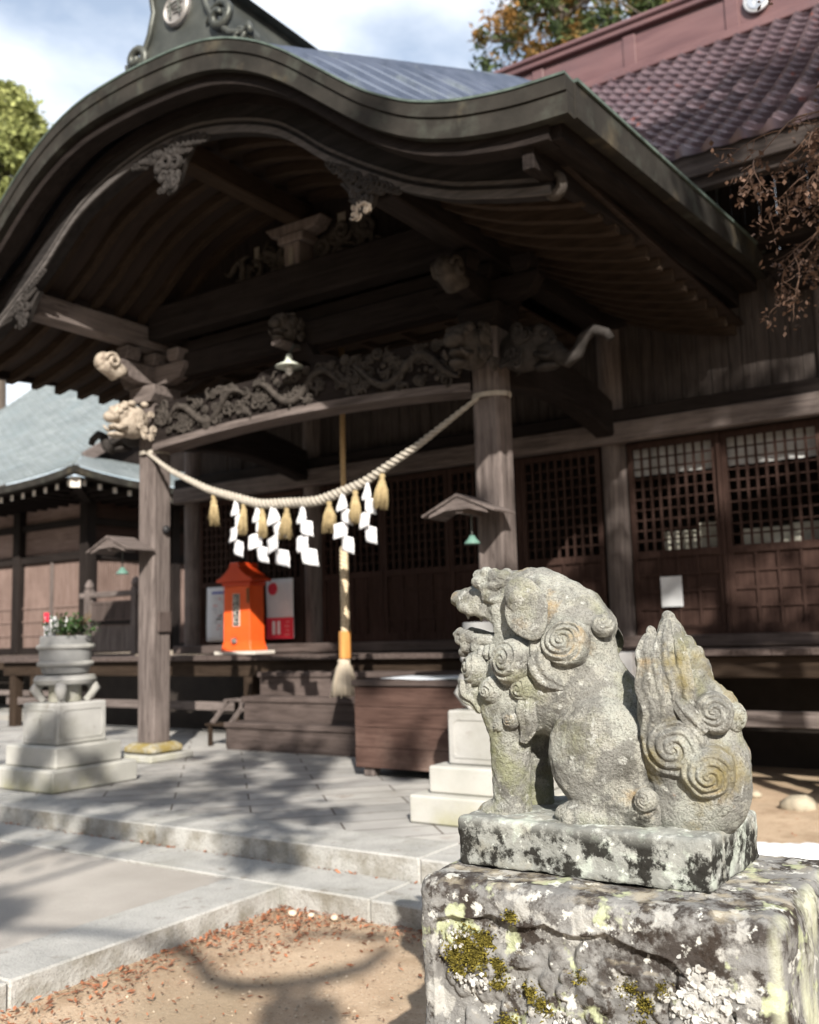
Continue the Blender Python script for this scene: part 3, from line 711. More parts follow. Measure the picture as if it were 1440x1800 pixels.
# veranda
b = MB(); x = -7.0
while x < 8:
    w = rng.uniform(.26, .34); b.bx(x, x + w - .004, 1.6 + rng.uniform(-.004, .004), 2.275, .885, .94 + rng.uniform(-.002, .002)); x += w
b.build('veranda_floor', WS['y'], HALL, bevel=0.004)
MB().bx(-7.0, 8, 1.68, 1.80, .70, .882).build('veranda_beam', WO['x'], HALL, bevel=0.008)
for x in (-6.8, -5.82, -3.88, -2.3, 2.3, 4.02, 6.0):
    p = MB().bx(x - .065, x + .065, 1.69, 1.82, -.02, .698).build('veranda_post', WO['z'], HALL, bevel=0.006)
    MB().bx(x - .17, x + .17, 1.6, 1.92, -.27, -.022).build('footing_stone', GRANM, p, bevel=0.03)
MB().bx(2.38, 8, 1.735, 1.775, .30, .43).build('veranda_rail', WG['x'], HALL, bevel=0.005)
MB().bx(-7.0, -2.38, 1.735, 1.775, .30, .40).build('veranda_rail', WG['x'], HALL, bevel=0.005)
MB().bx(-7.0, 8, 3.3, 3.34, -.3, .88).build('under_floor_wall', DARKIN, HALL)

# ---- main roof of red brown tiles
TILE = M('red_brown_glazed_tile', (0.082, 0.06, 0.072), (0.145, 0.11, 0.126), rough=0.28, scale=2.4, bump=0.12, bscale=50, spec=0.6,
         layers=(dict(c=(0.33, 0.11, 0.08), s=9, lo=0.62, hi=0.7, a=0.8), dict(c=(0.11, 0.075, 0.09), s=1.4, lo=0.5, hi=0.7, a=0.7)))
y0, z0, y1, z1 = .95, 4.93, 5.3, 8.5
def rt(t): return y0 + (y1 - y0) * t, z0 + (z1 - z0) * (.84 * t + .16 * t * t)
NR, TW = 22, .235; xs = np.arange(-4.2, 8.6, TW / 8); prof = \
    .036 * np.cos(2 * PI * xs / TW) + .012 * np.cos(4 * PI * xs / TW + .9)
V = []; nx = len(xs); ring = 0
for k in range(NR):
    for t, h in ((k / NR, .0), (k / NR, .062), ((k + 1) / NR, .012)):
        yy, zz = rt(t); V.append(np.stack([xs, np.full(nx, yy) - .6 * h, zz + h * .8 + prof * (1 if h > 0 else .2)], 1)); ring += 1
V = np.concatenate(V); F = []
idx = np.arange(nx - 1)
for r in range(ring - 1): F.append(np.stack([r * nx + idx, r * nx + idx + 1, (r + 1) * nx + idx + 1, (r + 1) * nx + idx], 1))
V[:, 1] -= 2.4
mroof = link('main_roof', npmesh(V, np.concatenate(F)), TILE, HALL, smooth='auto')
RIDM = M('maroon_ridge_metal', (0.092, 0.045, 0.048), (0.15, 0.08, 0.08), rough=0.4, scale=1.5, stretch=(1, 3, 5), bump=0.1, spec=0.5, layers=(dict(c=(0.10, 0.06, 0.065), s=1.2, lo=.5, hi=.7, a=.7), dict(c=(.42, .16, .10), s=5, lo=.6, hi=.75, a=.6, up=(.3, .9))))
b = MB().bx(-4.6, 8.6, 5.10, 5.9, 8.40, 8.52).bx(-4.6, 8.6, 5.2, 5.8, 8.523, 9.02)
for x in np.arange(-4, 8.6, 1.35): b.bx(x - .09, x + .09, 5.175, 5.199, 8.525, 9.0)
b.bx(-4.6, 8.6, 5.12, 5.88, 9.023, 9.1); b.build('main_ridge', RIDM, mroof, bevel=0.015)
b = MB().poly([(-.42, 0), (-.42, .06), (-.2, .2), (.2, .2), (.42, .06), (.42, 0)], -4.7, 8.7, lambda u, v, d: (d, 5.5 + u, 9.103 + v)); b.build('ridge_cap', RIDM, mroof, bevel=0.02)
b = MB(); b.lathe([(.165, 0), (.165, .03), (.15, .04), (.0001, .04)], (0, 0, 0), 32); b.v = [(3.07 + x, 5.17 - z, 8.80 + y) for x, y, z in b.v]
crest = b.build('ridge_crest', M('silvered_crest_disc', (0.48, 0.51, 0.54), (0.60, 0.62, 0.65), rough=0.35, bump=.05), mroof, smooth='auto')
b = MB()
for k in range(3):                                                   # three commas
    a0 = k * 2 * PI / 3 + .4; o_, i_ = [], []
    for t in np.linspace(0, 1, 18):
        a = a0 + t * 2.5; ro = .055 + .078 * t ** .8; w = .055 * (1 - t) ** .7 + .004
        o_.append(((ro + w * .6) * math.cos(a), (ro + w * .6) * math.sin(a))); i_.append(((ro - w) * math.cos(a), (ro - w) * math.sin(a)))
    b.poly(i_ + o_[::-1], 5.118, 5.131, lambda u, v, d: (3.07 + u, d, 8.80 + v))
b.build('crest_comma', M('grey_crest_comma', (.30, .34, .40), (.36, .40, .46), rough=.4, bump=0), crest)
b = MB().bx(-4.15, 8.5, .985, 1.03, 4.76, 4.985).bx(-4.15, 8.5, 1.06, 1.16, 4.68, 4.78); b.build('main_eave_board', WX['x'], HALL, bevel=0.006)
b = MB().add([(-4.15, 1.1, 4.80), (8.5, 1.1, 4.80), (8.5, 2.6, 5.5), (-4.15, 2.6, 5.5)], [(0, 1, 2, 3)]); b.build('main_soffit', WD['y'], HALL)
pr_ = MB().bar((0, 1.08, 4.72), (0, 2.44, 5.2), .08, .1).build('main_rafter', WD['y'], HALL, local=True)
for k in range(16):
    o = pr_ if k == 0 else pr_.copy()
    if k: S.collection.objects.link(o); o.parent = HALL
    o.location = (3.6 + .3 * k, -2.4, 0)

# ------------------------------------------------------------------ side hall on the left
WSL = wood3('sunlit_slat', (0.15, 0.105, 0.09), (0.25, 0.185, 0.165))  # paler than the other wall timber: sunlight is put into the colour
SIDE = thing('side_hall', 'lower side hall at left with pale green copper hipped roof and slatted walls', 'shrine', (-8.2, 4.0, 0))
COPG = M('pale_verdigris_roof', (0.125, 0.148, 0.156), (0.20, 0.228, 0.236), rough=0.5, scale=2.2, bump=0.2, bscale=9, bstretch=(1, 6, 6), spec=0.5,
         layers=(dict(c=(0.16, 0.20, 0.215), s=1.2, lo=.5, hi=.72, a=.7), dict(c=(0.34, 0.38, 0.385), s=6, st=(.3, 2, 2), lo=.55, hi=.7, a=.6)))
EX, EY, EZ = -7.0, 2.8, 3.72
def eave_up(d): return 0.16 * math.exp(-d / 0.9)                    # eaves sweep up near the corner
def front_z(x, y): return EZ + (y - EY) * .62 + .05 * (y - EY) ** 2 * .4 + eave_up(EX - x) * max(0, 1 - (y - EY) / 2.2)
b = MB(); rows = []; y = EY
while y < 8.2: rows += [(y, .012), (y + .16, -.004)]; y += .16
xs = np.linspace(-16, EX, 46)
pts = []
for yy, dz in rows:
    lim = EX - min(yy - EY, .75)
    for x in np.linspace(-16, lim, 420): pts.append((x, yy, front_z(x, yy) + dz * 1.5 + .022 * max(0, math.cos(2 * PI * x / .303)) ** 6))
b.grid(pts, len(rows), 420)
sroof = b.build('side_roof', COPG, SIDE, smooth='auto')
b = MB(); rows = []; d = 0
while d < .78: rows += [(d, .012), (d + .16, -.004)]; d += .16
pts = []
for dd, dz in rows:
    for yy in np.linspace(EY + dd, 9.5, 40): pts.append((EX - dd, yy, EZ + dd * .62 + eave_up(yy - EY) * max(0, 1 - dd / 2.2) + dz))
b.grid(pts, len(rows), 40); b.build('hip_skirt', COPG, sroof)
b = MB()
for sgn in (0, 1):
    yy = np.linspace(EY + .7, 8.6, 12)
    b.strip([(y, front_z(-7.8, y) - .16) for y in yy], [(y, front_z(-7.8, y) + .05) for y in yy], 0, .09) if sgn == 0 else None
b.v = [(-7.66 - y, x, z) for x, y, z in b.v]
b.build('gable_verge', WG['y'], sroof, bevel=.01)
MB().add([(-7.9, 3.6, 4.2), (-7.9, 13, 4.2), (-7.9, 8.6, 8.0)], [(0, 1, 2)]).build('gable_wall', WD['z'], SIDE)
b = MB(); c = MB()
xs = np.linspace(-16, EX + .02, 40); b.strip([(x, EZ - .12 + eave_up(EX - x)) for x in xs], [(x, EZ - .004 + eave_up(EX - x)) for x in xs], EY - .02, EY + .09)
b.build('eave_edge', COPPER, sroof)
ys = np.linspace(EY + .095, 9.4, 30); c.strip([(y, EZ - .12 + eave_up(y - EY)) for y in ys], [(y, EZ - .004 + eave_up(y - EY)) for y in ys], -.02, .09); c.v = [(EX - y, x, z) for x, y, z in c.v]
c.build('eave_edge', COPPER, sroof)
b = MB().add([(-16, EY + .1, EZ - .1), (EX - .1, EY + .1, EZ + .0), (EX - .1, 9.3, EZ - .1), (-16, 9.3, EZ - .1)], [(0, 1, 2, 3)]); b.build('side_soffit', WD['y'], SIDE)
TIP = M('white_painted_rafter_end', (0.62, 0.58, 0.52), (0.74, 0.70, 0.64), bump=.1)
r0 = MB().bx(-.035, .035, 0, 1.2, -.045, .045).build('side_rafter', WD['y'], SIDE, local=True)
t0 = MB().bx(-.036, .036, -.006, -.001, -.046, .046).build('white_tip', TIP, r0, local=True)
def rafter(x, y, z, rz, first):
    r = r0 if first else r0.copy()
    if not first:
        S.collection.objects.link(r); r.parent = SIDE
        t = t0.copy(); S.collection.objects.link(t); t.parent = r
    r.location = (x + 8.2, y - 4.0, z); r.rotation_euler = (0, 0, rz)
k = 0
for i in range(20):
    x = EX - .32 - .3 * i; rafter(x, EY + .16, EZ - .19 + eave_up(EX - x), 0, k == 0); k += 1
for i in range(9):
    y = EY + .32 + .3 * i; rafter(EX - .16, y, EZ - .19 + eave_up(y - EY), R(90), False)
b = MB().bar((EX - .16, EY + .16, EZ - .08), (EX - 1.3, EY + 1.3, EZ - .16), .13, .15); hipr = b.build('hip_rafter', WD['y'], SIDE)
d = Vector((1, -1, 0)).normalized(); b = MB().bar(Vector((EX - .155, EY + .155, EZ - .08)), Vector((EX - .135, EY + .135, EZ - .08)), .15, .17); b.build('white_tip', TIP, hipr)
SX, SY = -8.2, 4.0
for (x, y) in ((SX, SY), (SX - 1.9, SY), (SX - 3.8, SY), (SX - 5.7, SY), (SX, SY + 1.9), (SX, SY + 3.8)):
    MB().bx(x - .1, x + .1, y - .1, y + .1, .95, 3.62).build('side_column', WD['z'], SIDE, bevel=.01)
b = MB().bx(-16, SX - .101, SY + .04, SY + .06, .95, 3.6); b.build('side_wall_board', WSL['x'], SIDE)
MB().bx(SX - .03, SX - .01, SY + .101, SY + 5.5, .95, 3.6).build('side_wall_board', WR['y'], SIDE)
b = MB()
for z, h in ((2.62, .14), (3.2, .12), (1.0, .12)): b.bx(-16, SX - .101, SY - .05, SY + .035, z - h / 2, z + h / 2).bx(SX - .009, SX + .06, SY + .101, SY + 5.5, z - h / 2, z + h / 2)
b.build('side_rail', WD['x'], SIDE, bevel=.008)
for k in range(4):                                                  # slatted panels, each with battens
    x1 = SX - .101 - 1.9 * k; x0 = x1 - 1.698
    b = MB(); x = x0 + .02
    while x < x1 - .02: b.bx(x, x + .022, SY + .01, SY + .035, 1.063, 2.548); x += .05
    for z in (1.28, 1.52, 1.76): b.bx(x0, x1, SY - .006, SY + .009, z - .013, z + .013)
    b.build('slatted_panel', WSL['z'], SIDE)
    MB().bx(x0 + .82, x0 + .88, SY - .03, SY + .009, 1.062, 2.549).build('panel_post', WG['z'], SIDE)
b = MB(); y = SY + .12
while y < SY + 5: b.bx(SX - .009, SX + .016, y, y + .022, 1.063, 2.548); y += .05
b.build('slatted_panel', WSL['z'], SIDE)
b = MB(); x = -16
while x < SX + 1.2: b.bx(x, x + .29, SY - .95, SY - .06, .885, .94); x += .294
b.build('side_veranda', WS['y'], SIDE, bevel=.004)
MB().bx(-16, SX + 1.2, SY - .88, SY - .78, .72, .882).build('side_veranda_beam', WO['x'], SIDE, bevel=.008)
for x in (-15.4, -13.5, -11.6, -9.9, -8.4): MB().bx(x - .06, x + .06, SY - .88, SY - .77, -.2, .718).build('side_veranda_post', WO['z'], SIDE)
MB().bx(-16, SX + 1.2, SY - .84, SY - .81, .3, .38).build('side_veranda_rail', WG['x'], SIDE)
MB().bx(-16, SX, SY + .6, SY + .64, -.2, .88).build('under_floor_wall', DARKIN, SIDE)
# railing gate with capped posts on the veranda between the halls
G = thing('railing_gate', 'small weathered wooden railing gate with capped posts on the veranda between the halls', 'gate', (-6.25, 2.95, .94))
for x in (-6.78, -5.72):
    p = MB().bx(x - .055, x + .055, 2.9, 3.01, .942, 1.93).build('gate_post', WG['z'], G, bevel=.008)
    MB().lathe([(.05, 1.932), (.068, 1.96), (.066, 2.0), (.04, 2.05), (.012, 2.08)], (x, 2.955, 0), 14).build('post_cap', WG['z'], p, smooth=True)
MB().bx(-6.98, -5.5, 2.915, 2.995, 1.80, 1.88).build('top_rail', WG['x'], G, bevel=.008)
MB().bx(-6.724, -5.776, 2.93, 2.98, 1.38, 1.45).build('middle_rail', WD['x'], G, bevel=.006)
b = MB(); x = -6.71
while x < -5.80: b.bx(x, x + .02, 2.945, 2.965, 1.452, 1.70); x += .045
b.bx(-6.72, -5.78, 2.94, 2.97, 1.70, 1.735); b.build('slat_band', WS['z'], G)
MB().bx(-6.72, -5.78, 2.945, 2.965, 1.0, 1.378).build('lower_panel', WG['z'], G)

# ------------------------------------------------------------------ wooden steps
ST = thing('wooden_steps', 'broad worn wooden steps of three treads rising to the veranda', 'steps', (0, 1.2, 0))
for k, (y, z) in enumerate(((.83, .275), (1.09, .52), (1.34, .765))):
    b = MB().bx(-1.83, 1.85, y, y + .31 if k < 2 else 1.66, z - .055, z)
    o = b.build('tread', WS['x'], ST, bevel=.008)
    MB().bx(-1.80, 1.82, y + .02, y + .055, .004 if k == 0 else z - .245 + .003, z - .057).build('riser', WS['x'], ST)

# ------------------------------------------------------------------ offertory box
OB = thing('offertory_box', 'large dark red brown wooden offertory box standing before the steps', 'offering box', (1.22, .18, 0))
x0, x1, ya, yb = .60, 1.84, -.10, .46
for q in (0, 1):
    yy = (ya, ya + .03) if q == 0 else (yb - .03, yb)
    b = MB()
    for k in range(4): b.bx(x0, x1, yy[0] + .002 * (k % 2), yy[1], .075 + .162 * k, .075 + .162 * (k + 1) - .003)
    b.build('plank_side', WB['x'], OB, bevel=.003)
for xx in (x0 + .001, x1 - .031):
    b = MB()
    for k in range(4): b.bx(xx, xx + .03, ya + .033, yb - .033, .075 + .162 * k, .075 + .162 * (k + 1) - .003)
    b.build('plank_side', WB['y'], OB, bevel=.003)
b = MB().bx(x0 - .02, x1 + .02, ya - .02, ya + .07, .726, .775).bx(x0 - .02, x1 + .02, yb - .07, yb + .02, .726, .775).bx(x0 - .02, x0 + .06, ya + .071, yb - .071, .727, .774).bx(x1 - .06, x1 + .02, ya + .071, yb - .071, .727, .774)
b.build('top_rim', WS['x'], OB, bevel=.008)
b = MB()
for k in range(7): b.bx(x0 + .061, x1 - .061, ya + .09 + .058 * k, ya + .115 + .058 * k, .71, .76)
b.build('slatted_grate', WB['x'], OB)
for xx in (x0 + .06, x1 - .16):
    for yy in (ya + .03, yb - .13): MB().bx(xx, xx + .10, yy, yy + .10, .003, .073).build('foot', WG['z'], OB, bevel=.006)
MB().bx(x0 + .03, x1 - .03, ya + .03, yb - .03, .08, .1).build('bottom_board', DARKIN, OB)
b = MB()
b.grid([(x, y, .782 + .004 * math.sin(x * 9 + y * 5) + .012 * max(0, y - .1)) for x in np.linspace(.86, 1.74, 20) for y in np.linspace(-.09, .36, 10)], 20, 10)
o = b.build('printed_sheet', M('pale_blue_sheet', (.62, .69, .78), (.76, .80, .84), rough=.4, bump=.05, scale=3, layers=(dict(c=(.50, .62, .47), s=2.6, lo=.56, hi=.62, a=.7), dict(c=(.25, .38, .62), s=3.1, lo=.62, hi=.66, a=.8))), smooth=True)
m_ = o.modifiers.new('thick', 'SOLIDIFY'); m_.thickness = .004
tag(o, 'pale blue printed sheet spread over the top of the offertory box', 'sheet')

# stool beside the steps
SL = thing('wooden_stool', 'small two level wooden step stool left of the steps', 'stool', (-2.05, 1.05, 0))
MB().bx(-2.26, -1.9, .98, 1.18, .215, .24).build('lower_tread', WO['x'], SL, bevel=.004)
MB().bx(-2.2, -1.88, 1.2, 1.42, .455, .48).build('upper_tread', WG['x'], SL, bevel=.004)
for x in (-2.22, -1.95):
    MB().bx(x, x + .035, .99, 1.03, .003, .214).build('front_leg', WO['z'], SL)
    MB().bx(x + .03, x + .065, 1.36, 1.4, .003, .454).build('back_leg', WO['z'], SL)
    MB().bar((x + .05, 1.0, .24), (x + .05, 1.24, .455), .03, .04).build('side_brace', WG['z'], SL)
o = MB().bx(2.27, 2.42, 1.42, 1.56, .003, .93).build('white_post', WHITE, bevel=.008); tag(o, 'square white painted post against the veranda edge just behind the lion', 'post')

# ------------------------------------------------------------------ fortune slip box and posters
FB = thing('fortune_box', 'bright orange fortune slip box with little gabled roof on the veranda', 'fortune box', (-2.62, 1.96, .94))
ORG = M('orange_lacquer', (0.68, 0.085, 0.012), (0.80, 0.115, 0.016), rough=.5, bump=.04, spec=.5)
RED = M('red_orange_lacquer', (0.52, 0.05, 0.012), (0.6, 0.065, 0.016), rough=.35, bump=.04, spec=.5)
MB().bx(-2.93, -2.28, 1.78, 2.14, .944, .985).build('base_board', M('pale_base_board', (.5, .47, .42), (.6, .57, .52)), FB, bevel=.006)
b = MB(); pr = ((.245, .987, .145), (.235, 1.02, .14), (.215, 1.10, .125), (.21, 1.75, .12))
vs = []
for hx, z, hy in pr: vs += [(-2.61 - hx, 1.96 - hy, z), (-2.61 + hx, 1.96 - hy, z), (-2.61 + hx, 1.96 + hy, z), (-2.61 - hx, 1.96 + hy, z)]
b.add(vs, [(i * 4 + a, i * 4 + (a + 1) % 4, i * 4 + 4 + (a + 1) % 4, i * 4 + 4 + a) for i in range(3) for a in range(4)] + [(3, 2, 1, 0), (12, 13, 14, 15)])
b.build('box_body', ORG, FB, bevel=.004)
b = MB().bx(-2.84, -2.38, 1.825, 2.095, 1.752, 1.80)
prof = [(.30, 1.80), (.29, 1.83), (.20, 1.87), (.12, 1.93), (.075, 1.98), (.07, 2.03), (-.07, 2.03), (-.075, 1.98), (-.12, 1.93), (-.20, 1.87), (-.29, 1.83), (-.30, 1.80)]
b.poly(prof, 1.79, 2.13, lambda u, v, d: (-2.61 + u, d, v + .003)); b.build('box_roof', RED, FB, bevel=.006)
BLK = M('black_sign_paint', (.015, .015, .017), (.025, .025, .027), rough=.5, bump=0)
MB().bx(-2.665, -2.555, 1.828, 1.834, 1.28, 1.66).build('sign_border', M('cream_sign_border', (.62, .58, .5), (.7, .66, .58), bump=0), FB)
MB().bx(-2.655, -2.565, 1.824, 1.8275, 1.29, 1.65).build('sign_plate', BLK, FB)
def text(body, loc, size, mat, parent, rx=R(90), rz=0, ext=.002, lh=1.0, name='lettering'):
    cu = bpy.data.curves.new('t', 'FONT'); cu.body = body; cu.size = size; cu.extrude = ext; cu.align_x = 'CENTER'; cu.align_y = 'CENTER'; cu.space_line = lh
    ob = bpy.data.objects.new('t', cu); S.collection.objects.link(ob)
    bpy.context.view_layer.update()
    me = bpy.data.meshes.new_from_object(ob.evaluated_get(bpy.context.evaluated_depsgraph_get()))
    bpy.data.objects.remove(ob)
    o = link(name, me, mat, parent)
    r = parent
    pos = Vector(loc)
    while r is not None: pos -= Vector(r.location); r = r.parent
    o.location = pos; o.rotation_euler = (rx, 0, rz)
    return o
CREAM = M('cream_lettering', (.75, .72, .66), (.8, .77, .7), bump=0)
text('お\nみ\nく\nじ', (-2.61, 1.8225, 1.47), .088, CREAM, FB, lh=.92)
MB().bx(-2.435, -2.405, 1.826, 1.834, 1.55, 1.72).build('side_plate', M('dark_gold_plate', (.10, .05, .02), (.2, .11, .04), scale=60, bump=0), FB)
b = MB().bx(-2.655, -2.585, 1.80, 1.822, 1.09, 1.11).bx(-2.655, -2.585, 1.79, 1.80, 1.085, 1.135); b.build('coin_tray', M('steel', (.4, .41, .42), (.5, .51, .52), rough=.3, metal=.8, bump=0), FB, bevel=.003)
MB().bx(-2.635, -2.60, 1.815, 1.8235, 1.112, 1.145).build('coin_slot', BLK, FB)
def poster(name, label, x0, x1, z0, z1):
    t = thing(name, label, 'poster', ((x0 + x1) / 2, 2.24, 1.0))
    b = MB(); b.grid([(x, 2.30 - .09 * (z - z0) / (z1 - z0) * 0 + .006 * math.sin(z * 7 + x * 3), z) for x in np.linspace(x0, x1, 8) for z in np.linspace(z0, z1, 10)], 8, 10)
    o = b.build('paper_sheet', PAPER, t, smooth=True); m_ = o.modifiers.new('thick', 'SOLIDIFY'); m_.thickness = .003
    return t
BLUE = M('blue_print', (.10, .13, .38), (.14, .17, .44), bump=0); REDP = M('red_print', (.62, .03, .06), (.7, .05, .08), bump=0); PINK = M('faint_red_print', (.72, .36, .36), (.78, .44, .44), bump=0); GREYP = M('faint_grey_print', (.5, .52, .58), (.56, .58, .63), bump=0)
t = poster('schedule_poster', 'white schedule poster with blue heading, half behind the orange box on its left', -3.58, -2.78, 1.10, 1.79)
yp = 2.287
MB().bx(-3.48, -2.85, yp, yp + .002, 1.70, 1.73).build('heading_bar', BLUE, t)
b = MB()
for k in range(13):
    z = 1.66 - k * .042; b.bx(-3.5, -2.83, yp, yp + .0015, z, z + .004)
b.build('ruled_lines', GREYP, t)
b = MB(); c = MB()
for k in range(60):
    x = rng.uniform(-3.48, -2.9); r_ = rng.randrange(12); z = 1.628 - r_ * .042; (b if rng.random() < .45 else c).bx(x, x + rng.uniform(.02, .09), yp, yp + .0015, z, z + .016)
b.build('red_entries', PINK, t); c.build('grey_entries', GREYP, t)
t = poster('red_white_poster', 'white poster with red lower band and red disc, right of the orange box', -2.55, -2.12, 1.12, 1.84)
MB().bx(-2.55, -2.12, yp, yp + .002, 1.12, 1.37).build('red_band', REDP, t)
b = MB()
for x in (-2.45, -2.37): b.bx(x, x + .045, yp - .003, yp - .0005, 1.17, 1.33)
b.build('white_bars', WHITE, t)
b = MB(); b.lathe([(.075, 0), (.075, .002)], (0, 0, 0), 24); b.v = [(-2.44 + x, yp - z, 1.72 + y) for x, y, z in b.v]; b.build('red_disc', REDP, t)
b = MB()
for k in range(5): b.bx(-2.33 + .035 * k, -2.324 + .035 * k, yp, yp + .0015, 1.55 + .02 * (k % 2), 1.78)
b.build('vertical_script', GREYP, t)
b = MB()
for k in range(4): b.bx(-2.25 + .02 * (k % 2), -2.18, yp - .003, yp - .0005, 1.16 + .05 * k, 1.17 + .05 * k)
b.build('small_print', PINK, t)
o = MB().bx(2.355, 2.56, 2.432, 2.436, 1.32, 1.606).build('paper_notice', M('grey_white_notice', (.56, .58, .60), (.64, .66, .68), bump=.05)); tag(o, 'white paper notice pinned to the lattice door right of the round column', 'notice')

# ------------------------------------------------------------------ hanging rope, tassels, streamers
ROPE = M('straw_coloured_rope', (.31, .285, .245), (.46, .425, .37), rough=.9, scale=30, bump=.6, bscale=120)
sxs = [-1.915, -1.5, -1.0, -.36, .3, .79, 1.36, 1.7, 1.90]; szs = [3.0, 2.755, 2.525, 2.325, 2.285, 2.39, 2.645, 2.835, 2.955]
SXg, SZg = smooth_curve(sxs, szs, n=200, sig=3)
rz_ = lambda x: float(np.interp(x, SXg, SZg))
SH = thing('sacred_rope', 'thick twisted straw rope hung in a curve between the porch pillars', 'rope', (0, -.17, 2.28))
for k in range(3):
    pts = []; rs = []
    for i in range(420):
        t = i / 419; x = -1.915 + 3.815 * t; th = .016 + .026 * math.sin(PI * t) ** .8; a = t * 2 * PI * 27 + k * 2 * PI / 3
        pts.append((x, -.17 + .05 * (abs(2 * t - 1) ** 6) + th * .60 * math.cos(a), rz_(x) + th * .60 * math.sin(a))); rs.append(th * .54)
    MB().tube(pts, rs, 7, up=(0, 1, 0)).build('rope_strand', ROPE, SH, smooth=True)
b = MB()
for sx, z in ((-1, 3.0), (1, 2.96)):
    b = MB()
    for q in range(3): b.tube([(sx * 1.94 + .15 * math.cos(a) * 1.0, .145 * math.sin(a) - .0, z + .012 * q + .01 * math.sin(a)) for a in np.linspace(0, 2 * PI, 25)], .008, 6)
    b.build('rope_tie', ROPE, SH, smooth=True)
STRAW = M('golden_straw', (.33, .25, .125), (.50, .40, .23), rough=.8, scale=40, stretch=(6, 6, 1), bump=.5, bscale=60, island=.25)
def tassel(seed, L, w):
    r = random.Random(seed); b = MB()
    b.lathe([(.012, 0), (.02, -.01), (.024, -.03), (.018, -.045), (.03, -.07), (w * .62, -.13), (w * .75, -L * .7), (w * .7, -L * .93)], (0, 0, 0), 36, .10, 12)
    for k in range(130):
        a = r.random() * 6.28; q = w * r.uniform(.55, 1.12); L2 = L * r.uniform(.84, 1.12)
        b.tube([(.02 * math.cos(a), .02 * math.sin(a), -.06), (q * .85 * math.cos(a), q * .85 * math.sin(a), -L * .5), (q * math.cos(a) + r.gauss(0, .008), q * math.sin(a) + r.gauss(0, .008), -L2)], .0028, 4)
    return b
TL = ['golden straw tassel at the far left end of the rope', 'slim straw tassel between the two leftmost paper streamers', 'straw tassel half hidden behind the widest paper streamer', 'broad straw tassel left of the fourth paper streamer', 'wide straw tassel just left of the bell rope', 'straw tassel between the two right hand paper streamers', 'frayed straw tassel at the right, last before the pillar']
for k, (x, L, w) in enumerate(((-.94, .27, .038), (-.557, .27, .036), (-.335, .25, .036), (-.04, .265, .05), (.43, .255, .055), (.71, .26, .042), (.99, .27, .052))):
    o = tassel(k, L, w).build('straw_tassel', STRAW, smooth=True); o.location = (x, -.17, rz_(x) - .03); o.rotation_euler = (rng.gauss(0, .06), rng.gauss(0, .07), k); tag(o, TL[k], 'tassel', 'straw tassels hanging from the rope')
def shide(seed, L, w):
    r = random.Random(seed); b = MB(); z = 0.0; hs = [L * q for q in (.28, .24, .24, .26)]
    for k in range(4):
        h = hs[k]; sd = 1 if k % 2 else -1; wk = w * (.62 + .07 * k + r.uniform(-.06, .06)); xo = sd * w * .17 * (k > 0); top = wk * (.2 if k == 0 else 1.0); lean = sd * w * r.uniform(.02, .10); tw = r.uniform(-.5, .5); pts = []
        for i in range(7):
            t = i / 6; ww = top + (wk - top) * min(1, t * 1.3)
            for j in range(6):
                q = j / 5 - .5
                pts.append((xo + lean * t + ww * q, .012 * k + tw * ww * q + .007 * math.sin(6 * q + 4 * t + seed + k) + .004 * math.sin(11 * t + 7 * q), z - h * t - sd * ww * q * .30))
        b.grid(pts, 7, 6); z -= h * .90
    return b
SLB = ['narrow white zigzag paper streamer farthest left on the rope', 'white zigzag paper streamer second from the left, above the orange box', 'widest white paper streamer with many folds, near the middle of the rope', 'white paper streamer with a pointed corner, right of the middle', 'white paper streamer hanging over the bell rope', 'white zigzag paper streamer nearest the right pillar']
for k, (x, L, w) in enumerate(((-.67, .55, .13), (-.42, .55, .15), (-.19, .57, .21), (.14, .56, .16), (.595, .53, .16), (.85, .54, .13))):
    o = shide(k * 3 + 1, L, w * 1.0).build('paper_streamer', PAPER, smooth=True); m_ = o.modifiers.new('thick', 'SOLIDIFY'); m_.thickness = .0012
    o.location = (x + (.04 if k in (0, 1) else 0), -.19, rz_(x) - .02); o.rotation_euler = (0, rng.gauss(0, .05), .3 + rng.gauss(0, .12)); tag(o, SLB[k], 'streamer', 'white paper streamers on the rope')
BR = thing('bell_rope', 'thick twisted bell rope with wooden grip and pale tassel hanging before the steps', 'rope', (-.06, .65, .6))
MB().tube([(-.04, .65, 3.9), (-.05, .65, 2.8), (-.055, .65, 1.9)], .026, 8).build('upper_cord', M('orange_brown_cord', (.40, .27, .13), (.54, .39, .21), scale=30, bump=.5), BR, smooth=True)
for k in range(3):
    pts = [(-.062 + .021 * math.cos(t * 2 * PI * 7 + k * 2.094), .65 + .021 * math.sin(t * 2 * PI * 7 + k * 2.094), 1.96 - .79 * t) for t in np.linspace(0, 1, 130)]
    MB().tube(pts, .022, 7, up=(0, 1, 0)).build('rope_strand', M('cream_gold_rope', (.50, .40, .26), (.68, .58, .42), scale=40, bump=.5) if k == 0 else bpy.data.materials["cream_gold_rope"], BR, smooth=True)
MB().lathe([(.054, .925), (.056, .94), (.056, 1.165), (.054, 1.178)], (-.07, .65, 0), 8).build('wooden_grip', M('honey_wood_grip', (.42, .19, .05), (.56, .28, .09), scale=4, stretch=(8, 8, 1), rough=.45, bump=.15), BR)
b = MB(); b.lathe([(.05, .92), (.058, .905), (.052, .885), (.075, .84), (.11, .70), (.125, .60)], (-.085, .65, 0), 48, .05, 16)
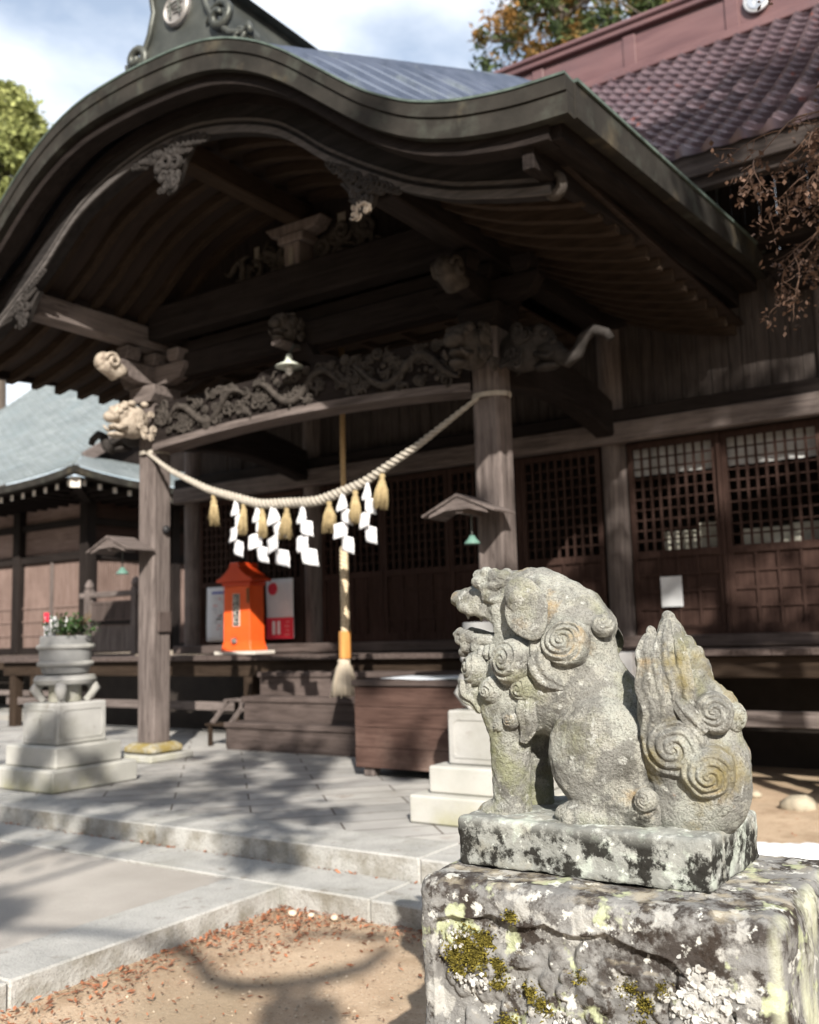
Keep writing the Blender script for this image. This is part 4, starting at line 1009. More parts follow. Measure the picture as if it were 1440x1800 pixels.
for k in range(140):
    a = rng.random() * 6.28; q = rng.uniform(.07, .135)
    b.tube([(-.085 + .05 * math.cos(a), .65 + .05 * math.sin(a), .885), (-.085 + q * .8 * math.cos(a), .65 + q * .8 * math.sin(a), .73), (-.085 + q * math.cos(a) + rng.gauss(0, .005), .65 + q * math.sin(a), .60 + rng.uniform(-.03, .02))], .0035, 4)
b.build('rope_tassel', M('cream_hemp', (.56, .47, .35), (.74, .66, .54), scale=40, stretch=(6, 6, 1), bump=.5, island=.2), BR, smooth=True)

# ------------------------------------------------------------------ little roofed lamps on the pillars
def lamp(sx, label):
    x = sx * 1.94; dx = -.16 if sx < 0 else -.08
    t = thing('roofed_lamp', label, 'lamp', (x, -.25, 1.8), 'little roofed lamps on the porch pillars')
    cx = x + dx
    for s in (-1, 1):
        p0 = (cx, 0, 2.14); p1 = (cx + s * .31, 0, 1.99)
        b = MB().bar((cx + s * .003, -.44, 2.14), (cx + s * .003, -.125, 2.14), .001, .001) if False else MB()
        vs = []
        for yy in (-.46, -.125):
            vs += [(cx + s * .001, yy, 2.14), (cx + s * .31, yy, 2.005), (cx + s * .315, yy, 2.022), (cx + s * .001, yy, 2.165)]
        b.add(vs, [(0, 1, 2, 3), (7, 6, 5, 4), (0, 4, 5, 1), (1, 5, 6, 2), (2, 6, 7, 3), (3, 7, 4, 0)]); b.build('roof_board', WG['y'], t, bevel=.003)
    b = MB().poly([(-.25, 2.018), (-.25, 2.0), (-.1, 2.045), (.1, 2.045), (.25, 2.0), (.25, 2.018), (0, 2.135)], -.45, -.425, lambda u, v, d: (cx + u, d, v)); b.build('roof_gable', WG['x'], t)
    MB().bx(cx - .03, cx + .03, -.424, -.13, 2.02, 2.06).build('roof_arm', WG['y'], t)
    b = MB(); b.tube([(cx + .02, -.28, 2.02), (cx + .02, -.28, 1.85)], .006, 6); b.build('lamp_stem', IRON, t)
    b = MB().lathe([(.02, 1.86), (.03, 1.84), (.06, 1.805), (.062, 1.795), (.02, 1.80)], (cx + .02, -.28, 0), 18); b.build('lamp_shade', M('pale_green_enamel', (.09, .18, .15), (.14, .25, .21), rough=.3, bump=0) if sx < 0 else bpy.data.materials['pale_green_enamel'], t, smooth=True)
lamp(-1, 'little gabled lamp canopy on the left porch pillar'); lamp(1, 'little gabled lamp canopy on the right porch pillar')
DL = thing('enamel_lamp', 'round pale enamel lamp shade hanging at the centre of the carved lintel', 'lamp', (.09, -.27, 3.48))
MB().lathe([(.022, 3.60), (.03, 3.56), (.045, 3.53), (.118, 3.495), (.122, 3.485), (.05, 3.495)], (.09, -.27, 0), 28).build('lamp_shade', M('pale_green_white_enamel', (.42, .46, .40), (.52, .55, .49), rough=.3, bump=0), DL, smooth=True)
MB().lathe([(.01, 3.5), (.035, 3.47), (.03, 3.43), (.008, 3.41)], (.09, -.27, 0), 14).build('bulb', M('glass_bulb', (.5, .5, .48), (.55, .55, .53), rough=.15, bump=0), DL, smooth=True)
MB().tube([(.09, -.27, 3.6), (.09, -.2, 3.7), (.09, -.13, 3.7)], .012, 6).build('lamp_bracket', IRON, DL)
o = MB().bx(-1.822, -1.79, -.07, .085, 1.22, 1.42).build('wooden_plaque', WS['z'], bevel=.006); tag(o, 'small dark wooden plaque fixed to the side of the left porch pillar', 'plaque')
o = MB(); o.lathe([(.035, 0), (.045, .012), (.04, .035), (.015, .05)], (0, 0, 0), 16); o.v = [(-1.822 + z, y + .03, 2.23 + x) for x, y, z in o.v]
o = o.build('round_knob', BLK, smooth=True); tag(o, 'round black knob on the side of the left porch pillar', 'knob')

# ------------------------------------------------------------------ stone tubs on pedestals
def tub_set(cx, cy, side):
    w = 'left' if side < 0 else 'right'
    P = thing('stone_pedestal', 'granite pedestal on two square steps, ' + ('left of the left porch pillar' if side < 0 else 'partly hidden behind the lion'), 'pedestal', (cx, cy, 0), 'granite pedestals before the porch')
    MB().bx(cx - .42, cx + .42, cy - .41, cy + .41, .002, .17).build('lower_step', GRANM, P, bevel=.012)
    MB().bx(cx - .33, cx + .33, cy - .32, cy + .32, .172, .335).build('upper_step', GRANM, P, bevel=.012)
    blk = MB().bx(cx - .235, cx + .235, cy - .235, cy + .235, .337, .665).build('block', GRAN, P, bevel=.012)
    fr = lambda u, v, d: (cx + u, cy - .235 - d, .50 + v); sd = lambda u, v, d: (cx + .235 + d, cy + u, .50 + v); sl = lambda u, v, d: (cx - .235 - d, cy - u, .50 + v)
    for fn in (fr, sd, sl):
        o = [(-.18, -.12), (.18, -.12), (.20, -.10), (.20, .10), (.18, .12), (-.18, .12), (-.20, .10), (-.20, -.10)]; i_ = [(u * .93, v * .90) for u, v in o]; b = MB(); n = 8
        vs = [fn(*q, .0005) for q in o] + [fn(*q, .006) for q in o] + [fn(*q, .006) for q in i_] + [fn(*q, .0005) for q in i_]
        b.add(vs, [(r * 8 + k, r * 8 + (k + 1) % 8, r * 8 + 8 + (k + 1) % 8, r * 8 + 8 + k) for r in range(3) for k in range(8)]); b.build('panel_moulding', GRAN, blk)
    if side < 0:
        b = MB()
        for k in range(9):
            z0_ = .085 - .02 * k; b.tube([fr(rng.uniform(-.03, -.005), z0_, .002), fr(rng.uniform(-.01, .02), z0_ - .012, .004), fr(rng.uniform(.005, .04), z0_ + rng.uniform(-.015, .01), .002)], .004, 5)
        b.build('carved_script', GRANM, blk)
    T = thing('stone_stand', ('left' if side < 0 else 'right') + ' low round granite stand with curled legs, on its block pedestal', 'stand', (cx, cy, .667), 'granite stands under the stone tubs')
    MB().lathe([(.18, .80), (.235, .815), (.25, .845), (.235, .88), (.18, .885)], (cx, cy, 0), 32).build('stand_top', GRAN, T, smooth='auto')
    for k in range(4):
        a = PI / 4 + k * PI / 2; d = Vector((math.cos(a), math.sin(a), 0)); c = Vector((cx, cy, 0))
        MB().tube([c + d * .20 + Vector((0, 0, .82)), c + d * .232 + Vector((0, 0, .77)), c + d * .20 + Vector((0, 0, .71)), c + d * .17 + Vector((0, 0, .685)), c + d * .195 + Vector((0, 0, .672))], [.045, .05, .035, .03, .03], 8).build('curled_leg', GRAN, T, smooth=True)
    MB().lathe([(.13, .668), (.13, .80)], (cx, cy, 0), 20).build('stand_core', GRANM, T)
    B = thing('stone_tub', ('left' if side < 0 else 'right') + ' round granite tub with two carved rope bands', 'tub', (cx, cy, .887), 'round granite tubs before the porch')
    MB().lathe([(.165, .888), (.185, .90), (.205, .98), (.212, 1.10), (.205, 1.2), (.195, 1.205), (.185, 1.2), (.185, 1.17), (.0002, 1.17)], (cx, cy, 0), 40).build('tub_body', M('grey_granite_tub', (.24, .245, .245), (.33, .335, .335), bump=.25, bscale=150) if side < 0 else bpy.data.materials['grey_granite_tub'], B, smooth='auto')
    for z, r in ((1.115, .215), (.975, .207)):
        for q in (0, 1):
            pts = [(cx + (r + .008 * math.cos(30 * a + q * PI)) * math.cos(a), cy + (r + .008 * math.cos(30 * a + q * PI)) * math.sin(a), z + .012 * math.sin(30 * a + q * PI)) for a in np.linspace(0, 2 * PI, 181)]
            MB().tube(pts, .0125, 6).build('rope_band', GRAN, B, smooth=True)
tub_set(-1.42, -1.40, -1); tub_set(2.50, -1.10, 1)
# flowers in the left tub
FL = thing('flower_arrangement', 'small white flowers with dark green leaves planted in the left stone tub', 'plant', (-1.42, -1.4, 1.17))
V = []; F = []
def leafq(V, F, c, d, L, w, up=Vector((0, 0, 1))):
    d = d.normalized(); s = d.cross(up)
    s = s.normalized() if s.length > 1e-3 else Vector((1, 0, 0)); o = len(V)
    for q in (c, c + d * L * .5 + s * w, c + d * L, c + d * L * .5 - s * w): V.append(tuple(q))
    F.append((o, o + 1, o + 2, o + 3))
for k in range(700):
    a = rng.random() * 6.28; el = rng.uniform(.1, 1.3); r = rng.uniform(.06, .25); c = Vector((.02 + r * math.cos(a) * math.cos(el) + .03, r * math.sin(a) * math.cos(el), .03 + r * .75 * math.sin(el)))
    leafq(V, F, c, Vector((rng.gauss(0, 1), rng.gauss(0, 1), rng.gauss(.4, .6))), .045, .011)
link('foliage', npmesh(V, F), M('dark_green_leaf', (.02, .05, .015), (.05, .10, .03), rough=.5, bump=0, island=.4), FL)
b = MB()
for k in range(26):
    a = rng.random() * 6.28; r = rng.uniform(.02, .15); c = (-.06 + r * math.cos(a), -.06 + r * .7 * math.sin(a), rng.uniform(.06, .17))
    for q in range(5): b.ell((c[0] + .014 * math.cos(q * 1.257), c[1] + .006, c[2] + .014 * math.sin(q * 1.257)), (.010, .005, .010), 7, 5)
b.build('white_blossoms', WHITE, FL, smooth=True, local=True)
b = MB()
for k in range(20):
    a = rng.random() * 6.28; b.tube([(0, 0, -.02), (.12 * math.cos(a), .12 * math.sin(a), .12), (.2 * math.cos(a), .2 * math.sin(a), rng.uniform(.12, .24))], .003, 4)
b.build('stems', M('brown_stem', (.12, .08, .04), bump=0), FL, local=True)
b = MB(); b.grid([(-.12 + .012 * math.sin(v * 9), 0 + u, .02 + v) for u in np.linspace(-.13, -.02, 4) for v in np.linspace(0, .18, 6)], 4, 6); o = b.build('white_card', PAPER, FL, local=True); m_ = o.modifiers.new('thick', 'SOLIDIFY'); m_.thickness = .002
b = MB().bx(-.125, -.06, -.128, -.125, .15, .23); b.build('red_marker', REDP, FL, local=True)

# ------------------------------------------------------------------ guardian lion of weathered stone
def surface_nets(Fv, org, h):
    nx, ny, nz = Fv.shape
    ins = Fv < 0
    cnt = np.zeros((nx - 1, ny - 1, nz - 1)); acc = np.zeros((nx - 1, ny - 1, nz - 1, 3))
    c = lambda A, i, j, k: A[i:nx - 1 + i, j:ny - 1 + j, k:nz - 1 + k]
    for ax in range(3):
        for p in (0, 1):
            for q in (0, 1):
                o0 = [0, 0, 0]; oth = [a for a in range(3) if a != ax]; o0[oth[0]] = p; o0[oth[1]] = q; o1 = list(o0); o1[ax] = 1
                a, b_ = c(Fv, *o0), c(Fv, *o1); m = (a < 0) != (b_ < 0)
                t = np.where(m, a / np.where(m, a - b_, 1), 0)
                cnt += m
                for d in range(3): acc[..., d] += np.where(m, (t if d == ax else o0[d]), 0)
    act = cnt > 0; idx = -np.ones(act.shape, np.int64); idx[act] = np.arange(act.sum())
    base = np.stack(np.nonzero(act), 1); V = (base + acc[act] / cnt[act][:, None]) * h + np.array(org)
    Fs = []
    for ax in range(3):
        b1, b2 = [(1, 2), (2, 0), (0, 1)][ax]
        sl0 = [slice(1, -1)] * 3; sl0[ax] = slice(0, -1); sl1 = list(sl0); sl1[ax] = slice(1, None)
        A, B = ins[tuple(sl0)], ins[tuple(sl1)]
        for m, flip in ((A & ~B, False), (~A & B, True)):
            I = np.stack(np.nonzero(m), 1); off = np.ones(3, int); off[ax] = 0; I = I + off
            def cell(d1, d2):
                J = I.copy(); J[:, b1] -= d1; J[:, b2] -= d2; return idx[J[:, 0], J[:, 1], J[:, 2]]
            q = np.stack([cell(1, 1), cell(0, 1), cell(0, 0), cell(1, 0)], 1)
            Fs.append(q[:, ::-1] if flip else q)
    return V, np.concatenate(Fs)
def LW(zx, zy, dy=0.0):                                              # carving drawing units -> metres (dy: depth from the statue's middle plane)
    x = 7.54e-4 * zx - 2.5e-5 * zy - .621668 * dy + 4.074447 + 2.79398e-4 * zx * dy - 1.43e-5 * zy * dy - 9.0498e-8 * zx * zx - 9.481e-9 * zx * zy
    z = -4.4e-5 * zx - 6.3e-4 * zy + .085276 * dy + 1.383582 + 2.778e-6 * zx * dy - 2.57525e-4 * zy * dy - 8.96e-10 * zx * zx + 8.3222e-8 * zx * zy
    return np.array([x, YM + dy, z])
YM = -4.265
def LM(zx, zy, dy):                                                   # the same on either flank: built on the near side and mirrored
    c = LW(zx, zy, -abs(dy))
    return c if dy < 0 else np.array([c[0], 2 * YM - c[1], c[2]])
UX_, UZ_ = 6.7e-4, 6.15e-4
PZ0, PZ1 = .600, .712                                                # plinth
class SDF:
    def __init__(s, lo, hi, h):
        s.lo = np.array(lo); s.h = h
        n = np.ceil((np.array(hi) - s.lo) / h).astype(int) + 1
        g = np.meshgrid(*[s.lo[i] + h * np.arange(n[i]) for i in range(3)], indexing='ij')
        s.X, s.Y, s.Z = [a.astype(np.float32) for a in g]; s.F = np.full(s.X.shape, 9.0, np.float32)
    def put(s, d, k=.02, cut=False):
        if cut: d = -d; h = np.clip(.5 - .5 * (s.F - d) / k * -1 * -1, 0, 1) if False else None
        if cut:
            e = np.maximum(k - np.abs(s.F - d), 0) / k; s.F = np.maximum(s.F, d) + e * e * k * .25
        else:
            e = np.maximum(k - np.abs(s.F - d), 0) / k; s.F = np.minimum(s.F, d) - e * e * k * .25
    def ell(s, c, r, k=.02, ang=0.0, tilt=0.0, cut=False):
        x, y, z = s.X - c[0], s.Y - c[1], s.Z - c[2]
        if ang: ca, sa = math.cos(ang), math.sin(ang); x, z = ca * x + sa * z, -sa * x + ca * z
        if tilt: ca, sa = math.cos(tilt), math.sin(tilt); y, z = ca * y + sa * z, -sa * y + ca * z
        q = np.sqrt((x / r[0]) ** 2 + (y / r[1]) ** 2 + (z / r[2]) ** 2)
        q2 = np.sqrt((x / r[0] ** 2) ** 2 + (y / r[1] ** 2) ** 2 + (z / r[2] ** 2) ** 2) + 1e-6
        s.put(q * (q - 1) / q2, k, cut)
    def cone(s, a, b, ra, rb, k=.02, fy=1.0, cut=False):
        a = np.array(a); b = np.array(b); d = b - a; L = float(d @ d)
        x, y, z = s.X - a[0], (s.Y - a[1]), s.Z - a[2]
        t = np.clip((x * d[0] + y * d[1] + z * d[2]) / L, 0, 1)
        s.put(np.sqrt((x - t * d[0]) ** 2 + ((y - t * d[1]) / fy) ** 2 + (z - t * d[2]) ** 2) - (ra + (rb - ra) * t), k, cut)
    def path(s, pts, dy, r, k=.006):
        for q in (-1, 1):
            P = [LM(a, b_, q * dy if not isinstance(dy, (list, tuple)) else q * dy[i]) for i, (a, b_) in enumerate(pts)]
            for i in range(len(P) - 1): s.cone(P[i], P[i + 1], r[i], r[i + 1], k)
    def mesh(s, amp=.002, sc=60):
        V, Fc = surface_nets(s.F, s.lo, s.h)
        if amp:
            # outward normals from the field
            gx, gy, gz = np.gradient(s.F, s.h)
            I = np.clip(((V - s.lo) / s.h).round().astype(int), 0, np.array(s.F.shape) - 1)
            N = np.stack([g[I[:, 0], I[:, 1], I[:, 2]] for g in (gx, gy, gz)], 1); N /= np.linalg.norm(N, axis=1)[:, None] + 1e-9
            D = np.array([noise.fractal(Vector(v * sc), 0.8, 2.1, 4) for v in V]); V = V + N * (D * amp)[:, None]
        return V, Fc
LION_L = 'weathered lichen covered stone guardian lion sitting open mouthed on its carved pedestal'
LION = thing('guardian_lion', LION_L, 'statue', (4.54, YM, PZ0 + .005))
def lionstone(name, **kw):
    return M(name, (.175, .176, .163), (.315, .316, .293), rough=.95, scale=11, bump=1.0, bscale=150, bdist=.012, spec=.15, layers=(
        dict(c=(.44, .455, .41), s=7, lo=.49, hi=.56, a=.75), dict(c=(.11, .105, .09), s=9, lo=.54, hi=.66, a=.6, o=6), dict(c=(.42, .42, .375), s=17, lo=.50, hi=.58, a=.75), dict(c=(.235, .24, .115), s=7, lo=.52, hi=.70, a=.65),
        dict(c=(.50, .51, .48), s=34, lo=.59, hi=.64, a=.85), dict(c=(.07, .068, .062), s=230, lo=.50, hi=.64, a=.5),
        dict(c=(.42, .27, .09), s=8, lo=.60, hi=.70, a=.6, up=(-.2, .5), o=5)) + tuple(kw.get('extra', ())))
LS = lionstone('lichened_lion_stone', extra=(dict(c=(.035, .033, .028), s=17, lo=.48, hi=.55, a=.9, z=(.27, .14), x=(.04, .13), o=9), dict(c=(.24, .255, .13), s=12, lo=.46, hi=.62, a=.6, z=(.40, .30), x=(-.13, -.17))))
LS2 = lionstone('lichened_tail_stone', extra=(dict(c=(.25, .205, .075), s=8, lo=.52, hi=.66, a=.75, o=3), dict(c=(.42, .20, .09), s=10, lo=.64, hi=.72, a=.8, o=11)))
def lr(px, dyr, pz=None): return (px * UX_, dyr, (pz if pz else px) * UZ_)
s = SDF((4.08, -4.47, .66), (5.0, -4.06, 1.36), .0036)
N_ = -.02
# trunk: chest, back, belly, rump
s.ell(LW(560, 560), lr(195, .112, 215), .03, ang=-.5)
s.ell(LW(430, 610), lr(165, .100, 170), .04)
s.ell(LW(690, 690), lr(200, .104, 195), .05, ang=-.65)
s.ell(LW(850, 900), lr(150, .095, 240), .04)
# haunches and hind feet
for q in (-1, 1):
    s.ell(LM(700, 885, q * .088), lr(190, .056, 222), .005, ang=.10)
    s.cone(LM(690, 1060, q * .085), LM(900, 1090, q * .08), .045, .05, .02)
    s.ell(LM(650, 1135, q * .105), (.082, .040, .036), .008)
    s.cone(LM(700, 1140, q * .10), LM(900, 1130, q * .085), .033, .04, .015)
    for k in range(4): s.ell(LW(566 + (6 if k in (0, 3) else 0), 1152, q * .105 + (k - 1.5) * .02), (.018, .0115, .022), .003)
    # forelegs and paws
    s.ell(LM(330, 700, q * .058), lr(120, .055, 120), .03)
    s.cone(LM(325, 790, q * .060), LM(338, 1120, q * .064), .0505, .0465, .02)
    s.ell(LM(292, 1125, q * .066), (.064, .048, .036), .012)
    for k in range(4): s.ell(LW(224 + (10 if k in (0, 3) else 0), 1130, q * .066 + (k - 1.5) * .023), (.020, .0132, .026), .003)
# neck, mane, cranium
s.ell(LW(570, 385), lr(175, .100, 212), .04, ang=-.35)
s.ell(LW(445, 245), lr(180, .086, 152), .03, ang=-.15)
s.ell(LW(385, 340), lr(105, .076, 118), .03)
s.ell(LW(705, 325), lr(52, .06, 60), .012)
s.ell(LW(640, 270), lr(60, .06, 60), .015)
# throat, then the open mouth cut through, then jaws, brows, eyes
s.cone(LW(360, 400), LW(330, 600), .072, .085, .03, 1.1)
s.cone(LW(285, 338), LW(110, 328), .036, .044, .006, 3.0, cut=True)
s.cone(LW(360, 225), LW(165, 228), .050, .030, .02, 1.5)
s.cone(LW(180, 205), LW(112, 222), .026, .021, .010, 1.7)
for q in (-1, 1):
    s.cone(LM(270, 262, q * .050), LM(130, 258, q * .038), .022, .013, .008)
    s.cone(LM(275, 270, q * .062), LM(285, 345, q * .060), .020, .018, .010)
    s.ell(LM(108, 205, q * .018), (.017, .015, .014), .005)
    s.ell(LM(240, 200, q * .062), (.026, .016, .020), .005); s.ell(LM(236, 203, q * .074), (.014, .008, .011), .002)
    s.cone(LM(300, 128, q * .062), LM(208, 148, q * .052), .020, .018, .006)
    for k, (a, b_) in enumerate(((195, 120), (225, 108), (258, 116), (188, 148))): s.ell(LM(a, b_, q * (.048 + .006 * k)), (.018, .016, .016), .003)
    s.cone(LM(300, 408, q * .050), LM(128, 388, q * .040), .019, .011, .008)
    s.ell(LM(150, 426, q * .03), (.023, .02, .019), .004); s.ell(LM(130, 448, q * .022), (.016, .017, .014), .003)
    s.ell(LM(182, 430, q * .05), (.017, .014, .017), .004)
s.cone(LW(310, 422), LW(165, 410), .038, .024, .012, 1.5)
s.cone(LW(150, 374), LW(118, 372), .012, .010, .004, 2.6)
s.cone(LW(285, 398), LW(140, 384), .010, .006, .004, 2.2)                # tongue
s.path([(112, 228), (120, 256), (160, 272), (215, 280), (258, 304), (285, 345), (292, 380)], [.020, .034, .044, .050, .056, .060, .060], [.013, .013, .013, .013, .013, .013, .011])
s.path([(292, 392), (235, 402), (180, 392), (138, 374), (112, 360), (100, 374), (112, 396), (150, 412)], [.058, .054, .048, .042, .032, .024, .028, .034], [.010, .012, .012, .012, .010, .010, .012, .014], .005)
s.path([(205, 292), (203, 318)], .046, [.008, .004], .003); s.path([(150, 282), (148, 304)], .036, [.009, .004], .003); s.path([(165, 384), (165, 364)], .038, [.008, .004], .003)
s.path([(300, 150), (255, 168), (215, 172), (190, 168)], [.070, .070, .064, .056], [.010, .013, .013, .008], .003)
s.path([(290, 222), (250, 226), (215, 222)], [.072, .076, .066], [.008, .010, .006], .003)
# grooved hair over the crown and nape
ph = (s.X - 4.30) * 40 + (s.Z - 1.25) * 95; msk = np.clip((s.Z - 1.10) / .05, 0, 1) * np.clip((s.X - 4.335) / .03, 0, 1) * np.clip(1 - (s.X - 4.62) / .05, 0, 1)
s.F = s.F + .0018 * np.sin(ph + 5 * np.sin(s.X * 30)) * msk
V, Fc = s.mesh(.0021, 60)
V = V - np.array(LION.location)
body = link('lion_body', npmesh(V, Fc), LS, LION, smooth=True)
del s
def curl(c, R_, H, turns, n, name='mane_curl', mat=None, par=None, sgn=1, a0=0.0, ov=1.0, amp=.18, up=(0, 0, 1), arms=2):
    """domed whorl: a spiral ridge winding up a swelling"""
    N = Vector(n).normalized(); A = N.cross(Vector(up)).normalized(); B = A.cross(N); nr, nt = 48, 120; V = []; F = []
    for i in range(nr + 1):
        t = i / nr
        for j in range(nt):
            th = 2 * PI * j / nt; ph_ = arms * sgn * th + 2 * PI * turns * 1.25 * t ** .85 + a0
            q0 = Vector(c) + A * (R_ * t * math.cos(th)) + B * (R_ * t * math.sin(th)); ph_ += 1.4 * noise.noise(q0 * (1.1 / R_)) * min(1, t * 2)
            w = (0.5 + 0.5 * math.cos(ph_)); ridge = w ** .7
            r = R_ * t; h = H * (math.sqrt(max(0, 1 - t * t * .98))) + R_ * amp * (.7 + .6 * noise.noise(q0 * (1.7 / R_) + Vector((7, 3, 1)))) * (ridge - .5) * (1 - .2 * t) * min(1, t * 5)
            if t > .93: h -= R_ * .5 * (t - .93) / .07 * .6
            r *= 1 + .14 * noise.noise(Vector((math.cos(th) + c[0] * 31, math.sin(th) + c[2] * 37, a0)))
            p = Vector(c) + A * (r * math.cos(th) * ov) + B * (r * math.sin(th)) + N * (h - H * .1)
            p += N * (.0022 * noise.noise(p * 60))
            V.append(tuple(p - Vector(LION.location)))
    F = [(i * nt + j, i * nt + (j + 1) % nt, (i + 1) * nt + (j + 1) % nt, (i + 1) * nt + j) for i in range(nr) for j in range(nt)]
    return link(name, npmesh(V, F), mat or LS, par or LION, smooth=True)
def lock(pts, r, name='mane_lock', mat=None, par=None, ck=6, cor=.2, flat=.62, n=42, up=(0, 1, 0)):
    P = [Vector(p) for p in pts]; k = len(P); Q = []; rs = []; m = 40
    for i in range(m):
        t = i / (m - 1) * (k - 1); a = min(int(t), k - 2); f = t - a; p0, p1, p2, p3 = P[max(a - 1, 0)], P[a], P[a + 1], P[min(a + 2, k - 1)]
        Q.append(.5 * ((2 * p1) + (p2 - p0) * f + (2 * p0 - 5 * p1 + 4 * p2 - p3) * f * f + (3 * p1 - p0 - 3 * p2 + p3) * f ** 3))
        rs.append(r[a] * (1 - f) + r[a + 1] * f)
    b = MB().tube(Q, rs, n, cor=cor, ck=ck, flat=flat, up=up)
    b.v = [tuple(Vector(v) + .0018 * noise.noise_vector(Vector(v) * 55)) for v in b.v]
    return b.build(name, mat or LS, par or LION, smooth=True)
V3 = lambda a: tuple(float(q) for q in a)
# ears
for q in (-1, 1):
    e = SDF((4.2, -4.52, 1.05), (4.52, -4.01, 1.36), .0036)
    c = LW(392, 268, -.122)
    if q > 0: c = np.array([c[0], 2 * YM - c[1], c[2]])
    e.ell(c, (.060, .009, .068), .006, ang=.22, tilt=.16 * q); e.ell(c + np.array([-.014, 0, .040]), (.042, .009, .040), .012, tilt=.16 * q); e.ell(c + np.array([.020, q * .004, -.040]), (.034, .009, .036), .012, tilt=.16 * q)
    e.cone(c + np.array([-.03, -q * .03, .05]), c + np.array([-.02, 0, .03]), .03, .02, .02)
    Ve, Fe = e.mesh(.0014, 60); link('ear', npmesh(Ve - np.array(LION.location), Fe), LS, LION, smooth=True)
FRN = (-.12, -1, .1)
for zx, zy, dy, rz_p, H, tn, sg, nn in ((340, 490, -.100, 98, .055, 3.4, 1, (-.25, -1, .1)), (560, 408, -.100, 94, .040, 3.6, -1, (.08, -1, .2)), (178, 520, -.062, 70, .036, 2.6, 1, (-.7, -.8, 0)),
                                    (252, 610, -.096, 56, .034, 2.6, -1, (-.35, -1, 0)), (385, 598, -.098, 58, .036, 2.4, 1, (-.15, -1, -.1)), (330, 735, -.112, 36, .022, 2.2, 1, (-.2, -1, .1)), (283, 757, -.105, 28, .020, 2.0, -1, (-.5, -1, 0)),
                                    (715, 330, -.05, 48, .02, 2.5, 1, (.4, -.8, .5)), (895, 1070, -.132, 42, .02, 2.4, 1, (0, -1, .1))):
    curl(V3(LW(zx, zy, dy)), rz_p * UZ_ * 1.04, H, tn, nn, sgn=sg, a0=zx)
for zx, zy, rz_p in ((340, 490, 92), (560, 408, 90), (178, 530, 62), (252, 610, 48), (385, 598, 50)):      # the far side of the mane
    p = LW(zx, zy, -.105); curl((p[0], 2 * YM - p[1], p[2]), rz_p * UZ_, .035, 3, (-.2, 1, .1), a0=zx)
lock([V3(LW(*p)) for p in ((440, 470, -.112), (448, 520, -.118), (475, 560, -.116), (515, 582, -.114), (552, 602, -.110))], [.030, .028, .024, .019, .008], ck=6)
lock([V3(LW(*p)) for p in ((150, 570, -.06), (150, 620, -.066), (182, 645, -.074), (205, 690, -.078), (212, 705, -.078))], [.028, .025, .021, .015, .008], ck=6)
lock([V3(LW(*p)) for p in ((395, 640, -.100), (388, 700, -.108), (398, 760, -.10), (380, 830, -.094))], [.02, .026, .022, .008], ck=6)
lock([V3(LW(*p)) for p in ((470, 380, -.10), (440, 420, -.108), (440, 470, -.112))], [.012, .02, .02], ck=6)
for k in range(7):                                                      # fringe under the jaw
    lock([V3(LW(205 + 24 * k, 425 - 3 * k, -.062 - .004 * k)), V3(LW(200 + 25 * k, 455, -.075 - .004 * k)), V3(LW(198 + 26 * k, 480, -.072 - .004 * k))], [.008, .011, .005], name='jaw_fringe', ck=3, n=10)
# upright flame tail with whorls
t = SDF((4.66, -4.5, .68), (5.05, -4.08, 1.26), .0036)
TD = -.03
t.cone(LW(1060, 1080, TD), LW(1040, 700, TD), .085, .088, .03, 1.0); t.cone(LW(1040, 700, TD), LW(1010, 470, TD), .086, .055, .03); t.cone(LW(1010, 470, TD), LW(990, 300, TD), .05, .016, .02)
t.cone(LW(960, 700, TD - .05), LW(925, 480, TD - .06), .05, .034, .02); t.cone(LW(925, 480, TD - .06), LW(918, 362, TD - .055), .033, .013, .015)
t.cone(LW(1125, 690, TD), LW(1082, 500, TD), .055, .036, .03); t.cone(LW(1082, 500, TD), LW(1000, 340, TD), .034, .014, .02); t.ell(LW(1180, 1000, TD), lr(125, .085, 190), .03); t.ell(LW(1230, 720, TD + .03), lr(52, .05, 100), .02); t.ell(LW(1255, 900, TD + .02), lr(60, .06, 110), .02)
t.ell(LW(1000, 850, TD - .03), lr(100, .07, 130), .03); t.cone(LW(1130, 1100, TD), LW(1100, 1180, TD), .06, .05, .03)
gx = np.sin((t.X - 4.80) * 270 + 2.6 * np.sin((t.Z - .92) * 20) + 1.2 * np.sin(t.Y * 40)) * np.clip((t.Z - .97) / .05, 0, 1) * np.clip((1.17 - t.Z) / .04, 0, 1)
t.F = t.F + .0032 * gx
Vt, Ft = t.mesh(.002, 55)
tail = link('tail', npmesh(Vt - np.array(LION.location), Ft), LS2, LION, smooth=True)
for zx, zy, dy, rz_p, H, tn, sg, nn in ((1030, 850, -.098, 122, .055, 3.3, -1, (.1, -1, .0)), (1160, 960, -.098, 100, .055, 3.3, -1, (.35, -1, -.1)), (1180, 705, -.085, 78, .030, 3.0, -1, (.4, -1, .1)), (1265, 720, -.02, 55, .03, 2.5, 1, (1, -.4, 0)), (1275, 900, -.01, 75, .03, 2.5, 1, (1, -.3, 0))):
    curl(V3(LW(zx, zy, dy)), rz_p * UZ_, H, tn, nn, name='tail_curl', mat=LS2, par=tail, sgn=sg, a0=zx * .3, amp=.17, arms=2)
